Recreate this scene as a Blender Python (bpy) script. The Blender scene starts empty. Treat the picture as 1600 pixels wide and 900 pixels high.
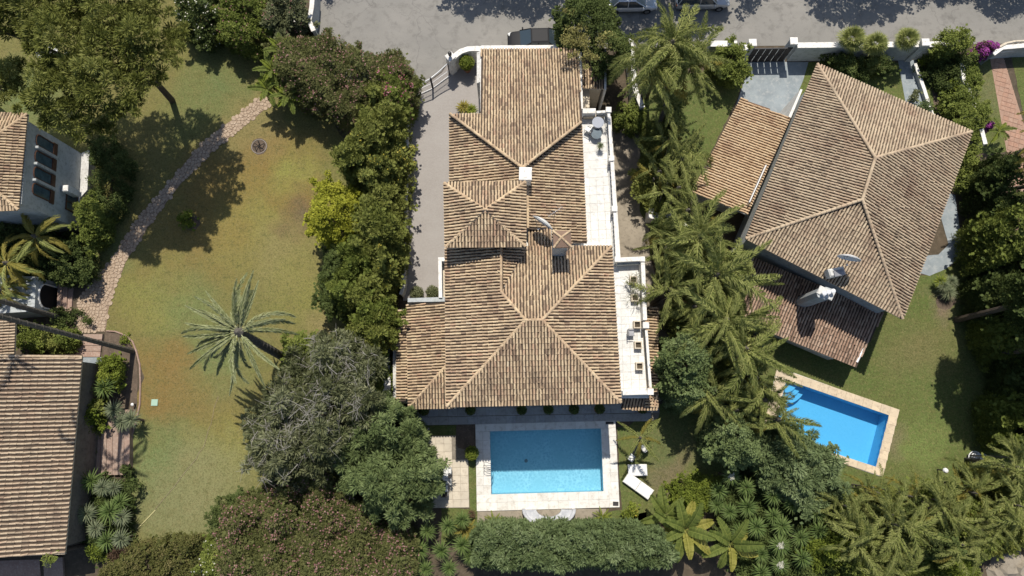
import bpy, math, random
import numpy as np
from mathutils import Vector, Matrix
from mathutils.geometry import tessellate_polygon
random.seed(7)
C = bpy.context.scene.collection
SC = bpy.context.scene

# ---------------------------------------------------------------- camera
F, TILT, H = 1067.0, math.radians(10.6), 54.0
cam = bpy.data.objects.new('camera', bpy.data.cameras.new('camera')); C.objects.link(cam)
cam.data.sensor_width = 36; cam.data.lens = F / 1600 * 36
cam.data.clip_start = 0.5; cam.data.clip_end = 2000
cam.location = (0, 0, H); cam.rotation_euler = (TILT, 0, 0)
SC.camera = cam
# ---------------------------------------------------------------- sky and sun
EL, AZ = math.radians(61), math.radians(-2)
SUN = Vector((math.sin(AZ) * math.cos(EL), math.cos(AZ) * math.cos(EL), math.sin(EL)))
w = bpy.data.worlds.new('World'); SC.world = w; w.use_nodes = True
nt = w.node_tree; bg = nt.nodes['Background']
sky = nt.nodes.new('ShaderNodeTexSky'); sky.sky_type = 'NISHITA'; sky.sun_disc = False
sky.sun_elevation = EL; sky.sun_rotation = AZ
nt.links.new(sky.outputs[0], bg.inputs[0]); bg.inputs[1].default_value = 0.105
sl = bpy.data.lights.new('sun', 'SUN'); sl.energy = 4.5; sl.angle = math.radians(0.5); sl.color = (1, .94, .84)
so = bpy.data.objects.new('sun', sl); C.objects.link(so); so.rotation_euler = SUN.to_track_quat('Z', 'Y').to_euler()
SC.view_settings.view_transform = 'Standard'; SC.view_settings.look = 'None'
SC.view_settings.exposure = 0.2; SC.view_settings.gamma = 1
SC.cycles.max_bounces = 5; SC.cycles.transparent_max_bounces = 8
SC.cycles.diffuse_bounces = 3; SC.cycles.glossy_bounces = 2; SC.cycles.transmission_bounces = 3

# ---------------------------------------------------------------- photo pixel (1600 x 900) at height z -> point of the place
CT, ST = math.cos(TILT), math.sin(TILT)
def P(px, py, z=0.0):
    u, v = px - 800.0, py - 450.0
    dx, dy, dz = u, -v * CT + F * ST, -v * ST - F * CT
    k = (z - H) / dz
    return Vector((dx * k, dy * k, z))
def PX(p):
    """metres in the place -> photo pixel"""
    x, y, z = p[0], p[1], p[2] - H
    yc = y * CT + z * ST; zc = -y * ST + z * CT
    return 800 + F * x / -zc, 450 - F * yc / -zc
def W2(pts, z=0.0): return [P(a, b, z).xy for a, b in pts]

# ---------------------------------------------------------------- materials
def new_mat(name):
    m = bpy.data.materials.new(name); m.use_nodes = True
    return m, m.node_tree, m.node_tree.nodes['Principled BSDF']
def mixc(t, fac, a, b, mode='MIX'):
    n = t.nodes.new('ShaderNodeMix'); n.data_type = 'RGBA'; n.blend_type = mode
    for s, v in ((n.inputs[0], fac), (n.inputs[6], a), (n.inputs[7], b)):
        if hasattr(v, 'links'): t.links.new(v, s)
        elif isinstance(v, (int, float)): s.default_value = v
        else: s.default_value = (*v, 1) if len(v) == 3 else v
    return n.outputs[2]
def coord(t, kind='Object'):
    return t.nodes.new('ShaderNodeTexCoord').outputs[kind]
def geo_pos(t): return t.nodes.new('ShaderNodeNewGeometry').outputs['Position']
def noise(t, vec, scale, detail=4, rough=.6, lo=.35, hi=.65, dist=0):
    n = t.nodes.new('ShaderNodeTexNoise'); n.inputs['Scale'].default_value = scale
    n.inputs['Detail'].default_value = detail; n.inputs['Roughness'].default_value = rough
    n.inputs['Distortion'].default_value = dist
    t.links.new(vec, n.inputs['Vector'])
    r = t.nodes.new('ShaderNodeMapRange'); r.inputs[1].default_value = lo; r.inputs[2].default_value = hi
    t.links.new(n.outputs[0], r.inputs[0]); return r.outputs[0]
def maprange(t, v, a, b, c=0., d=1.):
    r = t.nodes.new('ShaderNodeMapRange')
    for i, x in enumerate((a, b, c, d)): r.inputs[i + 1].default_value = x
    t.links.new(v, r.inputs[0]); return r.outputs[0]
def bump(t, b, h, s=.3, d=.02):
    n = t.nodes.new('ShaderNodeBump'); n.inputs['Strength'].default_value = s; n.inputs['Distance'].default_value = d
    t.links.new(h, n.inputs['Height']); t.links.new(n.outputs[0], b.inputs['Normal'])
def mul(t, a, b):
    n = t.nodes.new('ShaderNodeMath'); n.operation = 'MULTIPLY'
    for s, v in ((n.inputs[0], a), (n.inputs[1], b)):
        if hasattr(v, 'links'): t.links.new(v, s)
        else: s.default_value = v
    return n.outputs[0]
def surf(name, c1, c2=None, scale=1.5, c3=None, s3=8, rough=.8, fine=0, metal=0, bs=.2, rnd=0, spec=.3):
    """plain procedural surface: two tones by broad noise, a third by finer noise, optional per-object shift"""
    m, t, b = new_mat(name)
    v = geo_pos(t); col = c1
    if c2: col = mixc(t, noise(t, v, scale), c1, c2)
    if c3: col = mixc(t, noise(t, v, s3, 5, .7, .5, .72), col, c3)
    if rnd:
        oi = t.nodes.new('ShaderNodeObjectInfo')
        col = mixc(t, maprange(t, oi.outputs['Random'], 0, 1, 0, rnd), col, (.28, .25, .2))
    if fine: col = mixc(t, mul(t, noise(t, v, 45, 3, .8, .3, .7), fine), col, (.02, .02, .015))
    if hasattr(col, 'links'): t.links.new(col, b.inputs['Base Color'])
    else: b.inputs['Base Color'].default_value = (*col, 1)
    b.inputs['Roughness'].default_value = rough; b.inputs['Metallic'].default_value = metal
    b.inputs['Specular IOR Level'].default_value = spec
    if bs: bump(t, b, noise(t, v, 18, 5, .7, 0, 1), bs, .02)
    return m
def leaf_mat(name, stops, trans=.25, rough=.7):
    """leaf colour by the 'tint' stored on each leaf"""
    m, t, b = new_mat(name)
    a = t.nodes.new('ShaderNodeAttribute'); a.attribute_name = 'tint'
    r = t.nodes.new('ShaderNodeValToRGB'); e = r.color_ramp.elements
    while len(e) < len(stops): e.new(.5)
    for k, (p, c) in enumerate(stops): e[k].position = p; e[k].color = (*c, 1)
    oi = t.nodes.new('ShaderNodeObjectInfo')
    t.links.new(a.outputs['Fac'], r.inputs[0])
    col = mixc(t, maprange(t, oi.outputs['Random'], 0, 1, 0, .22), r.outputs[0], (stops[-1][1]))
    t.links.new(col, b.inputs['Base Color']); b.inputs['Roughness'].default_value = rough
    b.inputs['Specular IOR Level'].default_value = .12
    tr = t.nodes.new('ShaderNodeBsdfTranslucent'); t.links.new(col, tr.inputs[0])
    mx = t.nodes.new('ShaderNodeMixShader'); mx.inputs[0].default_value = trans
    t.links.new(b.outputs[0], mx.inputs[1]); t.links.new(tr.outputs[0], mx.inputs[2])
    t.links.new(mx.outputs[0], t.nodes['Material Output'].inputs[0]); return m

M = {}
def tile_mat(name, stops, dirt, dsc=1.1, dlo=.55, dhi=.75, kd=1.):
    m, t, b = new_mat(name)
    a = t.nodes.new('ShaderNodeAttribute'); a.attribute_name = 'tint'
    r = t.nodes.new('ShaderNodeValToRGB'); e = r.color_ramp.elements; r.color_ramp.interpolation = 'LINEAR'
    while len(e) < len(stops): e.new(.5)
    for k, (p, c) in enumerate(stops): e[k].position = p; e[k].color = (*c, 1)
    t.links.new(a.outputs['Fac'], r.inputs[0]); v = geo_pos(t)
    col = mixc(t, mul(t, noise(t, v, .55, 5, .65, .5, .75), .55), r.outputs[0], (.33, .19, .125))
    col = mixc(t, mul(t, noise(t, v, dsc, 6, .75, dlo, dhi), .6), col, dirt)
    col = mixc(t, mul(t, noise(t, v, .38, 6, .75, .5, .64), .55 * kd), col, (.22, .135, .095))
    mp_ = t.nodes.new('ShaderNodeMapping'); mp_.inputs['Location'].default_value = (40, 17, 0); t.links.new(v, mp_.inputs[0])
    col = mixc(t, mul(t, noise(t, mp_.outputs[0], .6, 6, .8, .54, .68), .6 * kd), col, (.13, .105, .08))
    col = mixc(t, mul(t, noise(t, v, 14, 4, .8, .46, .7), .5), col, (.13, .105, .08))
    col = mixc(t, mul(t, noise(t, v, 9, 4, .8, .6, .75), .5), col, (.5, .47, .38))
    t.links.new(col, b.inputs['Base Color']); b.inputs['Roughness'].default_value = .9
    b.inputs['Specular IOR Level'].default_value = .15
    bump(t, b, noise(t, v, 40, 3, .7, 0, 1), .25, .01); return m
M['tile'] = tile_mat('aged_clay_tile', [(0, (.24, .17, .115)), (.12, (.41, .30, .19)), (.45, (.55, .41, .26)), (.7, (.64, .50, .32)), (.88, (.52, .34, .22)), (1, (.71, .60, .41))], (.17, .135, .10))
M['tile_pan'] = surf('clay_pan_tile', (.085, .062, .046), (.06, .046, .036), 2.0, (.04, .032, .026), 10, .95)  # channel dirt plus depth shading, both put into the dark pan colour
M['tile_b'] = tile_mat('buff_clay_tile', [(0, (.32, .245, .17)), (.2, (.44, .345, .235)), (.55, (.53, .42, .29)), (.8, (.50, .38, .26)), (1, (.60, .50, .35))], (.22, .18, .135), 1.4, .55, .8)
M['tile_c'] = tile_mat('sand_clay_tile', [(0, (.48, .33, .20)), (.4, (.62, .45, .28)), (.8, (.66, .50, .32)), (1, (.70, .55, .38))], (.36, .25, .16), .8, .62, .85, .2)
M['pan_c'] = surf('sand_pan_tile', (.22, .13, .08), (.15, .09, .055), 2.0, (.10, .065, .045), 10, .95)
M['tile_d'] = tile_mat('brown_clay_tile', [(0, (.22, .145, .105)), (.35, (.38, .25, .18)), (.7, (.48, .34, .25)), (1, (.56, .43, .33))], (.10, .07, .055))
M['pan_b'] = surf('buff_pan_tile', (.10, .072, .052), (.065, .048, .036), 2.0, (.045, .036, .028), 10, .95)  # dirt and painted channel shading again, for the buff roofs
M['white'] = surf('white_render', (.78, .76, .72), (.66, .64, .60), 1.1, (.42, .39, .34), 4, .85)
M['offwhite'] = surf('weathered_white_render', (.62, .61, .58), (.5, .49, .46), 1.5, (.3, .28, .25), 6, .9, bs=.5)
M['greywall'] = surf('pale_grey_render', (.44, .46, .46), (.37, .39, .39), 1.0, (.25, .27, .25), 4, .9)  # on some white walls this grey puts their shade into the colour
M['cream'] = surf('cream_render', (.62, .54, .42), (.52, .45, .35), 1.0, (.35, .3, .22), 5, .9)
M['shade_brownwall'] = surf('brown_shaded_render', (.20, .165, .13), (.15, .125, .10), 1, (.1, .08, .065), 4, .95)  # brown darkened so the shade along the low house wall sits in the colour
M['terrace'] = surf('white_terrace_stone', (.74, .735, .71), (.66, .65, .62), 1.2, (.48, .47, .45), 3, .8, rnd=.2)
M['deck'] = surf('pale_pool_stone', (.74, .72, .67), (.67, .65, .60), .9, (.5, .46, .4), 3, .8, rnd=.18)
M['patio'] = surf('beige_patio_stone', (.60, .53, .42), (.52, .46, .37), .9, (.42, .36, .28), 3, .85, rnd=.3)
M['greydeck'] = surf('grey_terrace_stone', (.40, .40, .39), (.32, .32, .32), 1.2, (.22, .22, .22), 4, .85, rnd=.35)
M['coping'] = surf('sand_pool_stone', (.66, .54, .38), (.56, .46, .33), 1.1, (.38, .3, .22), 4, .85, rnd=.25)
M['joint_l'] = surf('pale_joint', (.60, .58, .54), (.52, .50, .46), 3, rough=.95)
M['joint'] = surf('dark_joint', (.24, .21, .17), (.16, .14, .11), 3, rough=.95)
M['road'] = surf('worn_asphalt', (.285, .27, .245), (.24, .23, .21), .18, (.18, .17, .155), 1.1, .92, fine=.3)
def road_mat():
    m = M['road']; t = m.node_tree; b = t.nodes['Principled BSDF']; v = geo_pos(t); col = b.inputs['Base Color'].links[0].from_socket
    vo = t.nodes.new('ShaderNodeTexVoronoi'); vo.feature = 'DISTANCE_TO_EDGE'; vo.inputs['Scale'].default_value = .16; wv = t.nodes.new('ShaderNodeTexNoise'); wv.inputs['Scale'].default_value = .6; wv.inputs['Detail'].default_value = 6
    t.links.new(v, wv.inputs['Vector']); ad = t.nodes.new('ShaderNodeVectorMath'); ad.operation = 'MULTIPLY_ADD'; t.links.new(wv.outputs['Color'], ad.inputs[0]); ad.inputs[1].default_value = (3, 3, 0); t.links.new(v, ad.inputs[2]); t.links.new(ad.outputs[0], vo.inputs['Vector'])
    col = mixc(t, mul(t, maprange(t, vo.outputs['Distance'], .007, .002), .35), col, (.09, .085, .08))
    mp_ = t.nodes.new('ShaderNodeMapping'); mp_.inputs['Scale'].default_value = (.12, 1.1, 1); t.links.new(v, mp_.inputs[0])
    col = mixc(t, mul(t, noise(t, mp_.outputs[0], .9, 5, .7, .5, .7), .4), col, (.20, .19, .175))
    col = mixc(t, mul(t, noise(t, v, .9, 3, .5, .66, .76), .55), col, (.12, .112, .10))
    t.links.new(col, b.inputs['Base Color'])
road_mat()
M['slate'] = surf('grey_blue_concrete', (.32, .36, .38), (.24, .275, .295), .9, (.40, .42, .42), 2.5, .9, fine=.3)
M['soil'] = surf('dry_soil', (.12, .09, .06), (.075, .06, .04), .7, (.17, .13, .09), 3, .98, fine=.5)
M['mulch'] = surf('brown_mulch', (.16, .115, .085), (.10, .075, .055), 1.5, (.24, .18, .13), 6, .98, fine=.5)
M['sand'] = surf('sandy_concrete', (.36, .31, .24), (.28, .24, .185), .7, (.2, .17, .13), 3, .95, fine=.3)
M['wood'] = surf('brown_wood', (.11, .055, .035), (.07, .035, .022), 4, rough=.6)
M['terracotta'] = surf('terracotta', (.42, .19, .11), (.32, .14, .08), 4, rough=.85)
M['metal_w'] = surf('white_metal', (.72, .72, .72), rough=.4, bs=0)
M['metal_g'] = surf('grey_metal', (.30, .30, .31), (.22, .22, .23), 5, rough=.4, metal=.6, bs=0)
M['chrome'] = surf('polished_steel', (.6, .6, .6), rough=.2, metal=1, bs=0)
M['dark'] = surf('dark_metal', (.03, .03, .032), (.045, .042, .04), 3, rough=.5)
M['gate'] = surf('dark_gate_metal', (.045, .036, .032), (.03, .025, .022), 3, rough=.5)
M['black'] = surf('painted_dark_opening', (.012, .011, .010), rough=.9, bs=0)
M['plastic_w'] = surf('white_plastic', (.72, .72, .70), (.6, .6, .58), 3, rough=.5, bs=0)
M['cushion'] = surf('white_cushion', (.78, .77, .74), (.68, .67, .64), 3, rough=.9)
M['cloth_g'] = surf('pale_grey_cover', (.52, .53, .55), (.38, .39, .42), 2.2, (.62, .62, .62), 5, .9, bs=.6)
M['trunk'] = surf('tree_bark', (.10, .075, .055), (.06, .045, .033), 4, (.16, .13, .10), 12, .95, bs=.8)
M['palmtrunk'] = surf('grey_palm_bark', (.13, .115, .095), (.085, .075, .062), 5, (.19, .17, .145), 14, .95, bs=.8)
M['twig'] = surf('silver_twig', (.36, .34, .30), (.24, .22, .19), 4, rough=.9, bs=0)
M['vinyl'] = surf('soil_rim', (.3, .27, .24), rough=.9)
M['brick'] = surf('pink_brick_step', (.40, .27, .21), (.32, .21, .165), 2, (.5, .4, .33), 7, .9, fine=.3, rnd=.3)
M['redpath'] = surf('terracotta_paving', (.42, .24, .165), (.35, .2, .14), 1.0, (.5, .33, .24), 5, .9, fine=.2, rnd=.3)
M['flag'] = surf('pale_flagstone', (.46, .35, .25), (.34, .25, .175), 3.5, (.60, .49, .38), 9, .9, fine=.3)
M['pathbed'] = surf('brown_path_mortar', (.36, .26, .185), (.28, .20, .14), 2, (.22, .16, .12), 6, .95, fine=.4)
M['tyre'] = surf('tyre_rubber', (.02, .02, .02), rough=.85, bs=0)
M['glass_d'] = surf('dark_glass', (.035, .05, .06), rough=.08, bs=0, spec=.8)
M['window'] = surf('window_glass', (.09, .14, .17), (.05, .08, .10), 2, rough=.12, bs=0, spec=.8)
M['shade_fabric'] = surf('grey_blue_fabric', (.35, .37, .42), rough=.95)
def car_paint(n, c, r=.25):
    m, t, b = new_mat(n); b.inputs['Base Color'].default_value = (*c, 1); b.inputs['Roughness'].default_value = r
    b.inputs['Coat Weight'].default_value = .8; b.inputs['Metallic'].default_value = .25; return m
M['car_black'] = car_paint('black_car_paint', (.018, .018, .02), .6); M['car_black'].node_tree.nodes['Principled BSDF'].inputs['Coat Weight'].default_value = 0; M['car_black'].node_tree.nodes['Principled BSDF'].inputs['Metallic'].default_value = 0; M['car_black'].node_tree.nodes['Principled BSDF'].inputs['Specular IOR Level'].default_value = .2; M['car_white'] = car_paint('white_car_paint', (.7, .72, .75), .35)
M['car_silver'] = car_paint('silver_car_paint', (.45, .46, .47), .35)
# pavers of the drive: fine blocks, too small in the photo to pick apart
def paver():
    m, t, b = new_mat('grey_block_paving'); v = geo_pos(t)
    br = t.nodes.new('ShaderNodeTexBrick'); br.inputs['Scale'].default_value = 4.6
    br.inputs['Color1'].default_value = (.34, .315, .29, 1); br.inputs['Color2'].default_value = (.29, .265, .245, 1); br.inputs['Mortar'].default_value = (.22, .20, .185, 1)
    br.inputs['Mortar Size'].default_value = .03
    t.links.new(v, br.inputs[0])
    col = mixc(t, mul(t, noise(t, v, .5, 4, .6), .5), br.outputs[0], (.33, .31, .29))
    t.links.new(col, b.inputs['Base Color']); b.inputs['Roughness'].default_value = .92
    bump(t, b, br.outputs[1], .3, -.01); return m
M['paver'] = paver()
def grass_mat(name, base, alt, blots, fine=.45):
    m, t, b = new_mat(name); v = geo_pos(t)
    wob = t.nodes.new('ShaderNodeTexNoise'); wob.inputs['Scale'].default_value = .35; wob.inputs['Detail'].default_value = 4; t.links.new(v, wob.inputs['Vector'])
    wv = t.nodes.new('ShaderNodeVectorMath'); wv.operation = 'MULTIPLY_ADD'; t.links.new(wob.outputs['Color'], wv.inputs[0]); wv.inputs[1].default_value = (6, 6, 0); t.links.new(v, wv.inputs[2])
    col = mixc(t, noise(t, v, .28, 5, .65), base, alt)
    for (x, y, r, c, k) in blots:
        p = P(x, y)
        d = t.nodes.new('ShaderNodeVectorMath'); d.operation = 'DISTANCE'; t.links.new(wv.outputs[0], d.inputs[0]); d.inputs[1].default_value = (p.x + 3, p.y + 3, 0)
        rr = r / 20.
        f = maprange(t, d.outputs['Value'], rr * 1.35, rr * .2, 0, min(1, k * 1.25))
        col = mixc(t, f, col, c)
    col = mixc(t, mul(t, noise(t, v, 1.1, 5, .8, .5, .68), .3), col, (.25, .19, .08))
    col = mixc(t, mul(t, noise(t, v, 1.7, 6, .85, .5, .62), fine * 1.1), col, (.10, .105, .035))
    col = mixc(t, mul(t, noise(t, v, 4.2, 5, .9, .52, .62), fine * 1.1), col, (.30, .25, .12))
    col = mixc(t, mul(t, noise(t, v, 7, 5, .9, .48, .6), fine * 1.3), col, (.055, .055, .022))
    col = mixc(t, mul(t, noise(t, v, 22, 3, .8, .35, .7), fine), col, (.045, .05, .02))
    t.links.new(col, b.inputs['Base Color']); b.inputs['Roughness'].default_value = .95; b.inputs['Specular IOR Level'].default_value = .1
    bump(t, b, noise(t, v, 24, 5, .8, 0, 1), .8, .05); return m
BR, YG, GR, TN, LG = (.29, .16, .055), (.29, .28, .075), (.16, .20, .075), (.30, .245, .11), (.17, .24, .09)
M['lawn'] = grass_mat('dry_lawn', (.20, .195, .062), (.225, .19, .068), [
    (360, 290, 90, BR, .6), (400, 350, 90, YG, .5), (440, 250, 60, BR, .5), (470, 330, 50, BR, .8), (440, 400, 60, TN, .5), (300, 380, 90, BR, .35), (290, 480, 60, LG, .5), (230, 470, 60, YG, .4),
    (340, 580, 60, LG, .6), (260, 570, 40, BR, .5), (250, 650, 70, BR, .6), (330, 660, 70, BR, .45), (280, 740, 90, GR, .8), (240, 710, 50, LG, .6), (350, 700, 60, YG, .6),
    (300, 800, 80, GR, .7), (460, 270, 40, YG, .9), (480, 450, 60, YG, .4), (465, 340, 38, (.16, .12, .075), .8), (300, 790, 90, (.26, .25, .12), .7), (330, 740, 60, (.27, .26, .12), .6), (500, 500, 30, TN, .8), (340, 130, 60, GR, .8), (40, 150, 80, GR, .9), (180, 385, 40, GR, .5), (400, 200, 60, TN, .5), (300, 180, 60, GR, .4)])
M['lawn_r'] = grass_mat('green_lawn', (.115, .165, .045), (.145, .17, .052), [
    (1440, 540, 60, (.20, .18, .08), .6), (1470, 640, 60, (.14, .19, .055), .6), (1440, 700, 40, (.18, .24, .07), .8), (1400, 690, 25, (.27, .2, .14), .5), (1470, 480, 25, (.24, .18, .13), .8),
    (1050, 735, 38, (.22, .165, .11), 1.), (1040, 700, 40, (.13, .16, .06), .7), (1540, 140, 50, (.17, .18, .08), .8), (1320, 150, 80, (.12, .18, .035), .8)], .5)

# ---------------------------------------------------------------- mesh building
def wloc(o):
    v = Vector((0, 0, 0))
    while o is not None: v += o.location; o = o.parent
    return v
def link(name, me, mats=None, parent=None, loc=None, kind=None):
    o = bpy.data.objects.new(name, me); C.objects.link(o)
    if parent is not None: o.parent = parent
    if loc is not None: o.location = loc
    if kind: o['kind'] = kind
    if mats is not None and me is not None:
        for m in (mats if isinstance(mats, (list, tuple)) else [mats]): me.materials.append(M[m] if isinstance(m, str) else m)
    return o
def tag(o, label=None, cat=None, group=None, kind=None):
    if label: o['label'] = label
    if cat: o['category'] = cat
    if group: o['group'] = group
    if kind: o['kind'] = kind
    return o
def thing(name, label, cat, loc, group=None, rz=0):
    o = bpy.data.objects.new(name, None); C.objects.link(o); o.location = loc; o.rotation_euler.z = rz
    o.empty_display_size = .2
    return tag(o, label, cat, group)
class MB:
    """collects shapes in the place's own metres"""
    def __init__(s): s.v = []; s.f = []; s.m = []; s.t = []
    def add(s, vs, fs, mi=0, tint=.5):
        b = len(s.v); s.v += [tuple(x) for x in vs]
        for f in fs: s.f.append(tuple(b + i for i in f)); s.m.append(mi); s.t.append(tint)
        return s
    def box(s, c, size, rz=0, mi=0, tint=.5, bottom=True):
        x, y, z = (k / 2 for k in size); cr, sr = math.cos(rz), math.sin(rz)
        vs = [(c[0] + a * x * cr - b * y * sr, c[1] + a * x * sr + b * y * cr, c[2] + d * z) for d in (-1, 1) for a, b in ((-1, -1), (1, -1), (1, 1), (-1, 1))]
        fs = [(4, 5, 6, 7), (0, 1, 5, 4), (1, 2, 6, 5), (2, 3, 7, 6), (3, 0, 4, 7)]
        if bottom: fs.append((3, 2, 1, 0))
        return s.add(vs, fs, mi, tint)
    def bbox(s, c, size, rz=0, bev=.02, mi=0):
        """box with chamfered top edges"""
        x, y, z = (k / 2 for k in size); cr, sr = math.cos(rz), math.sin(rz)
        vs = []
        for d, ins in ((-z, 0), (z - bev, 0), (z, bev)):
            for a, b in ((-1, -1), (1, -1), (1, 1), (-1, 1)):
                px, py = a * (x - ins), b * (y - ins)
                vs.append((c[0] + px * cr - py * sr, c[1] + px * sr + py * cr, c[2] + d))
        fs = [(8, 9, 10, 11), (3, 2, 1, 0)]
        for k in (0, 4):
            for i in range(4): j = (i + 1) % 4; fs.append((k + i, k + j, k + 4 + j, k + 4 + i))
        return s.add(vs, fs, mi)
    def prism(s, poly, z0, z1, mi=0, top=True, bot=False):
        poly = [tuple(p)[:2] for p in poly]
        a = sum(poly[i][0] * poly[(i + 1) % len(poly)][1] - poly[(i + 1) % len(poly)][0] * poly[i][1] for i in range(len(poly)))
        if a < 0: poly = poly[::-1]
        n = len(poly); vs = [(x, y, z0) for x, y in poly] + [(x, y, z1) for x, y in poly]
        fs = [(i, (i + 1) % n, n + (i + 1) % n, n + i) for i in range(n)]
        if top: fs.append(tuple(range(n, 2 * n)))
        if bot: fs.append(tuple(range(n - 1, -1, -1)))
        return s.add(vs, fs, mi)
    def tube(s, pts, rad, n=6, mi=0, cap=True, tint=.5):
        pts = [Vector(p) for p in pts]; k = len(pts)
        if not hasattr(rad, '__len__'): rad = [rad] * k
        vs = []; fs = []
        for i, p in enumerate(pts):
            d = (pts[min(i + 1, k - 1)] - pts[max(i - 1, 0)])
            d = d.normalized() if d.length > 1e-6 else Vector((0, 0, 1))
            up = Vector((0, 0, 1)) if abs(d.z) < .9 else Vector((1, 0, 0))
            a = d.cross(up).normalized(); b = a.cross(d)
            for j in range(n):
                an = 2 * math.pi * j / n; vs.append(p + (a * math.cos(an) + b * math.sin(an)) * rad[i])
        for i in range(k - 1):
            for j in range(n): q = (j + 1) % n; fs.append((i * n + j, i * n + q, (i + 1) * n + q, (i + 1) * n + j))
        if cap: fs.append(tuple(range(n - 1, -1, -1))); fs.append(tuple((k - 1) * n + j for j in range(n)))
        return s.add(vs, fs, mi, tint)
    def lathe(s, c, prof, n=16, mi=0):
        vs = []; fs = []
        for r, z in prof:
            for j in range(n): an = 2 * math.pi * j / n; vs.append((c[0] + r * math.cos(an), c[1] + r * math.sin(an), c[2] + z))
        for i in range(len(prof) - 1):
            for j in range(n): q = (j + 1) % n; fs.append((i * n + j, i * n + q, (i + 1) * n + q, (i + 1) * n + j))
        fs.append(tuple((len(prof) - 1) * n + j for j in range(n)))
        return s.add(vs, fs, mi)
    def sheet(s, poly, z, holes=(), mi=0):
        loops = [[Vector((p[0], p[1], 0)) for p in poly]] + [[Vector((p[0], p[1], 0)) for p in h] for h in holes]
        flat = [p for l in loops for p in l]; tr = tessellate_polygon(loops)
        fs = []
        for t in tr:
            a, b, c = (flat[i] for i in t)
            fs.append(t if (b - a).cross(c - a).z > 0 else (t[0], t[2], t[1]))
        return s.add([(p.x, p.y, z) for p in flat], fs, mi)
    def build(s, name, mats, parent=None, loc=None, kind=None, smooth=False):
        """parent given: geometry kept where it stands, stored relative to the parent; loc given: top-level with its origin there"""
        off = wloc(parent) if parent is not None else Vector((0, 0, 0))
        if loc is not None: off = off + Vector(loc) if parent is not None else Vector(loc)
        me = bpy.data.meshes.new(name)
        me.from_pydata([(x - off.x, y - off.y, z - off.z) for x, y, z in s.v], [], s.f)
        if len(set(s.m)) > 1: me.polygons.foreach_set('material_index', s.m)
        if len(set(s.t)) > 1 or any(x != .5 for x in s.t[:1]):
            a = me.attributes.new('tint', 'FLOAT', 'FACE'); a.data.foreach_set('value', s.t)
        if smooth: me.polygons.foreach_set('use_smooth', [True] * len(s.f))
        me.update()
        return link(name, me, mats, parent, loc, kind)
def raw_mesh(name, V, nper, tint, mats, parent, kind=None, smooth=False):
    """V: (n, nper, 3) array, one face per row"""
    off = np.array(wloc(parent)) if parent is not None else np.zeros(3)
    n = V.shape[0]; me = bpy.data.meshes.new(name)
    me.vertices.add(n * nper); me.loops.add(n * nper); me.polygons.add(n)
    me.vertices.foreach_set('co', (V - off).astype(np.float32).ravel())
    me.loops.foreach_set('vertex_index', np.arange(n * nper, dtype=np.int32))
    me.polygons.foreach_set('loop_start', np.arange(0, n * nper, nper, dtype=np.int32))
    me.polygons.foreach_set('loop_total', np.full(n, nper, dtype=np.int32))
    a = me.attributes.new('tint', 'FLOAT', 'FACE'); a.data.foreach_set('value', np.clip(tint, 0, 1).astype(np.float32))
    me.update(calc_edges=True); me.validate()
    return link(name, me, mats, parent, kind=kind)

# ---------------------------------------------------------------- polygons
def inside(pts, poly):
    x, y = pts[:, 0], pts[:, 1]; r = np.zeros(len(pts), bool); n = len(poly)
    for i in range(n):
        x1, y1 = poly[i]; x2, y2 = poly[(i + 1) % n]
        c = (y1 > y) != (y2 > y)
        with np.errstate(divide='ignore', invalid='ignore'): xi = (x2 - x1) * (y - y1) / (y2 - y1 + 1e-12) + x1
        r ^= c & (x < xi)
    return r
def edist(pts, poly):
    d = np.full(len(pts), 1e9); n = len(poly)
    for i in range(n):
        a = np.array(poly[i]); b = np.array(poly[(i + 1) % n]); ab = b - a
        t = np.clip(((pts - a) @ ab) / (ab @ ab + 1e-9), 0, 1)
        d = np.minimum(d, np.linalg.norm(pts - (a + t[:, None] * ab), axis=1))
    return d
def blob(cx, cy, rx, ry=None, n=16, rough=.12, seed=0, rot=0):
    ry = ry or rx; r = random.Random(seed + int(cx * 7 + cy)); out = []
    for i in range(n):
        a = 2 * math.pi * i / n; k = 1 + r.uniform(-rough, rough); x, y = rx * k * math.cos(a), ry * k * math.sin(a)
        out.append((cx + x * math.cos(rot) - y * math.sin(rot), cy + x * math.sin(rot) + y * math.cos(rot)))
    return out
def rough_edge(poly, step=.4, amp=.08, seed=1):
    r = random.Random(seed); out = []; n = len(poly)
    for i in range(n):
        a = Vector(poly[i]); b = Vector(poly[(i + 1) % n]); k = max(1, int((b - a).length / step))
        for j in range(k):
            p = a.lerp(b, j / k); out.append((p.x + r.uniform(-amp, amp), p.y + r.uniform(-amp, amp)))
    return out
def ground(name, px, z, mat, holes=(), rough=0., seed=1, kind='structure'):
    poly = W2(px)
    if rough: poly = rough_edge(poly, .4, rough, seed)
    mb = MB().sheet(poly, z, [W2(h) for h in holes])
    o = mb.build(name, mat); o['kind'] = kind
    return o
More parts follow.
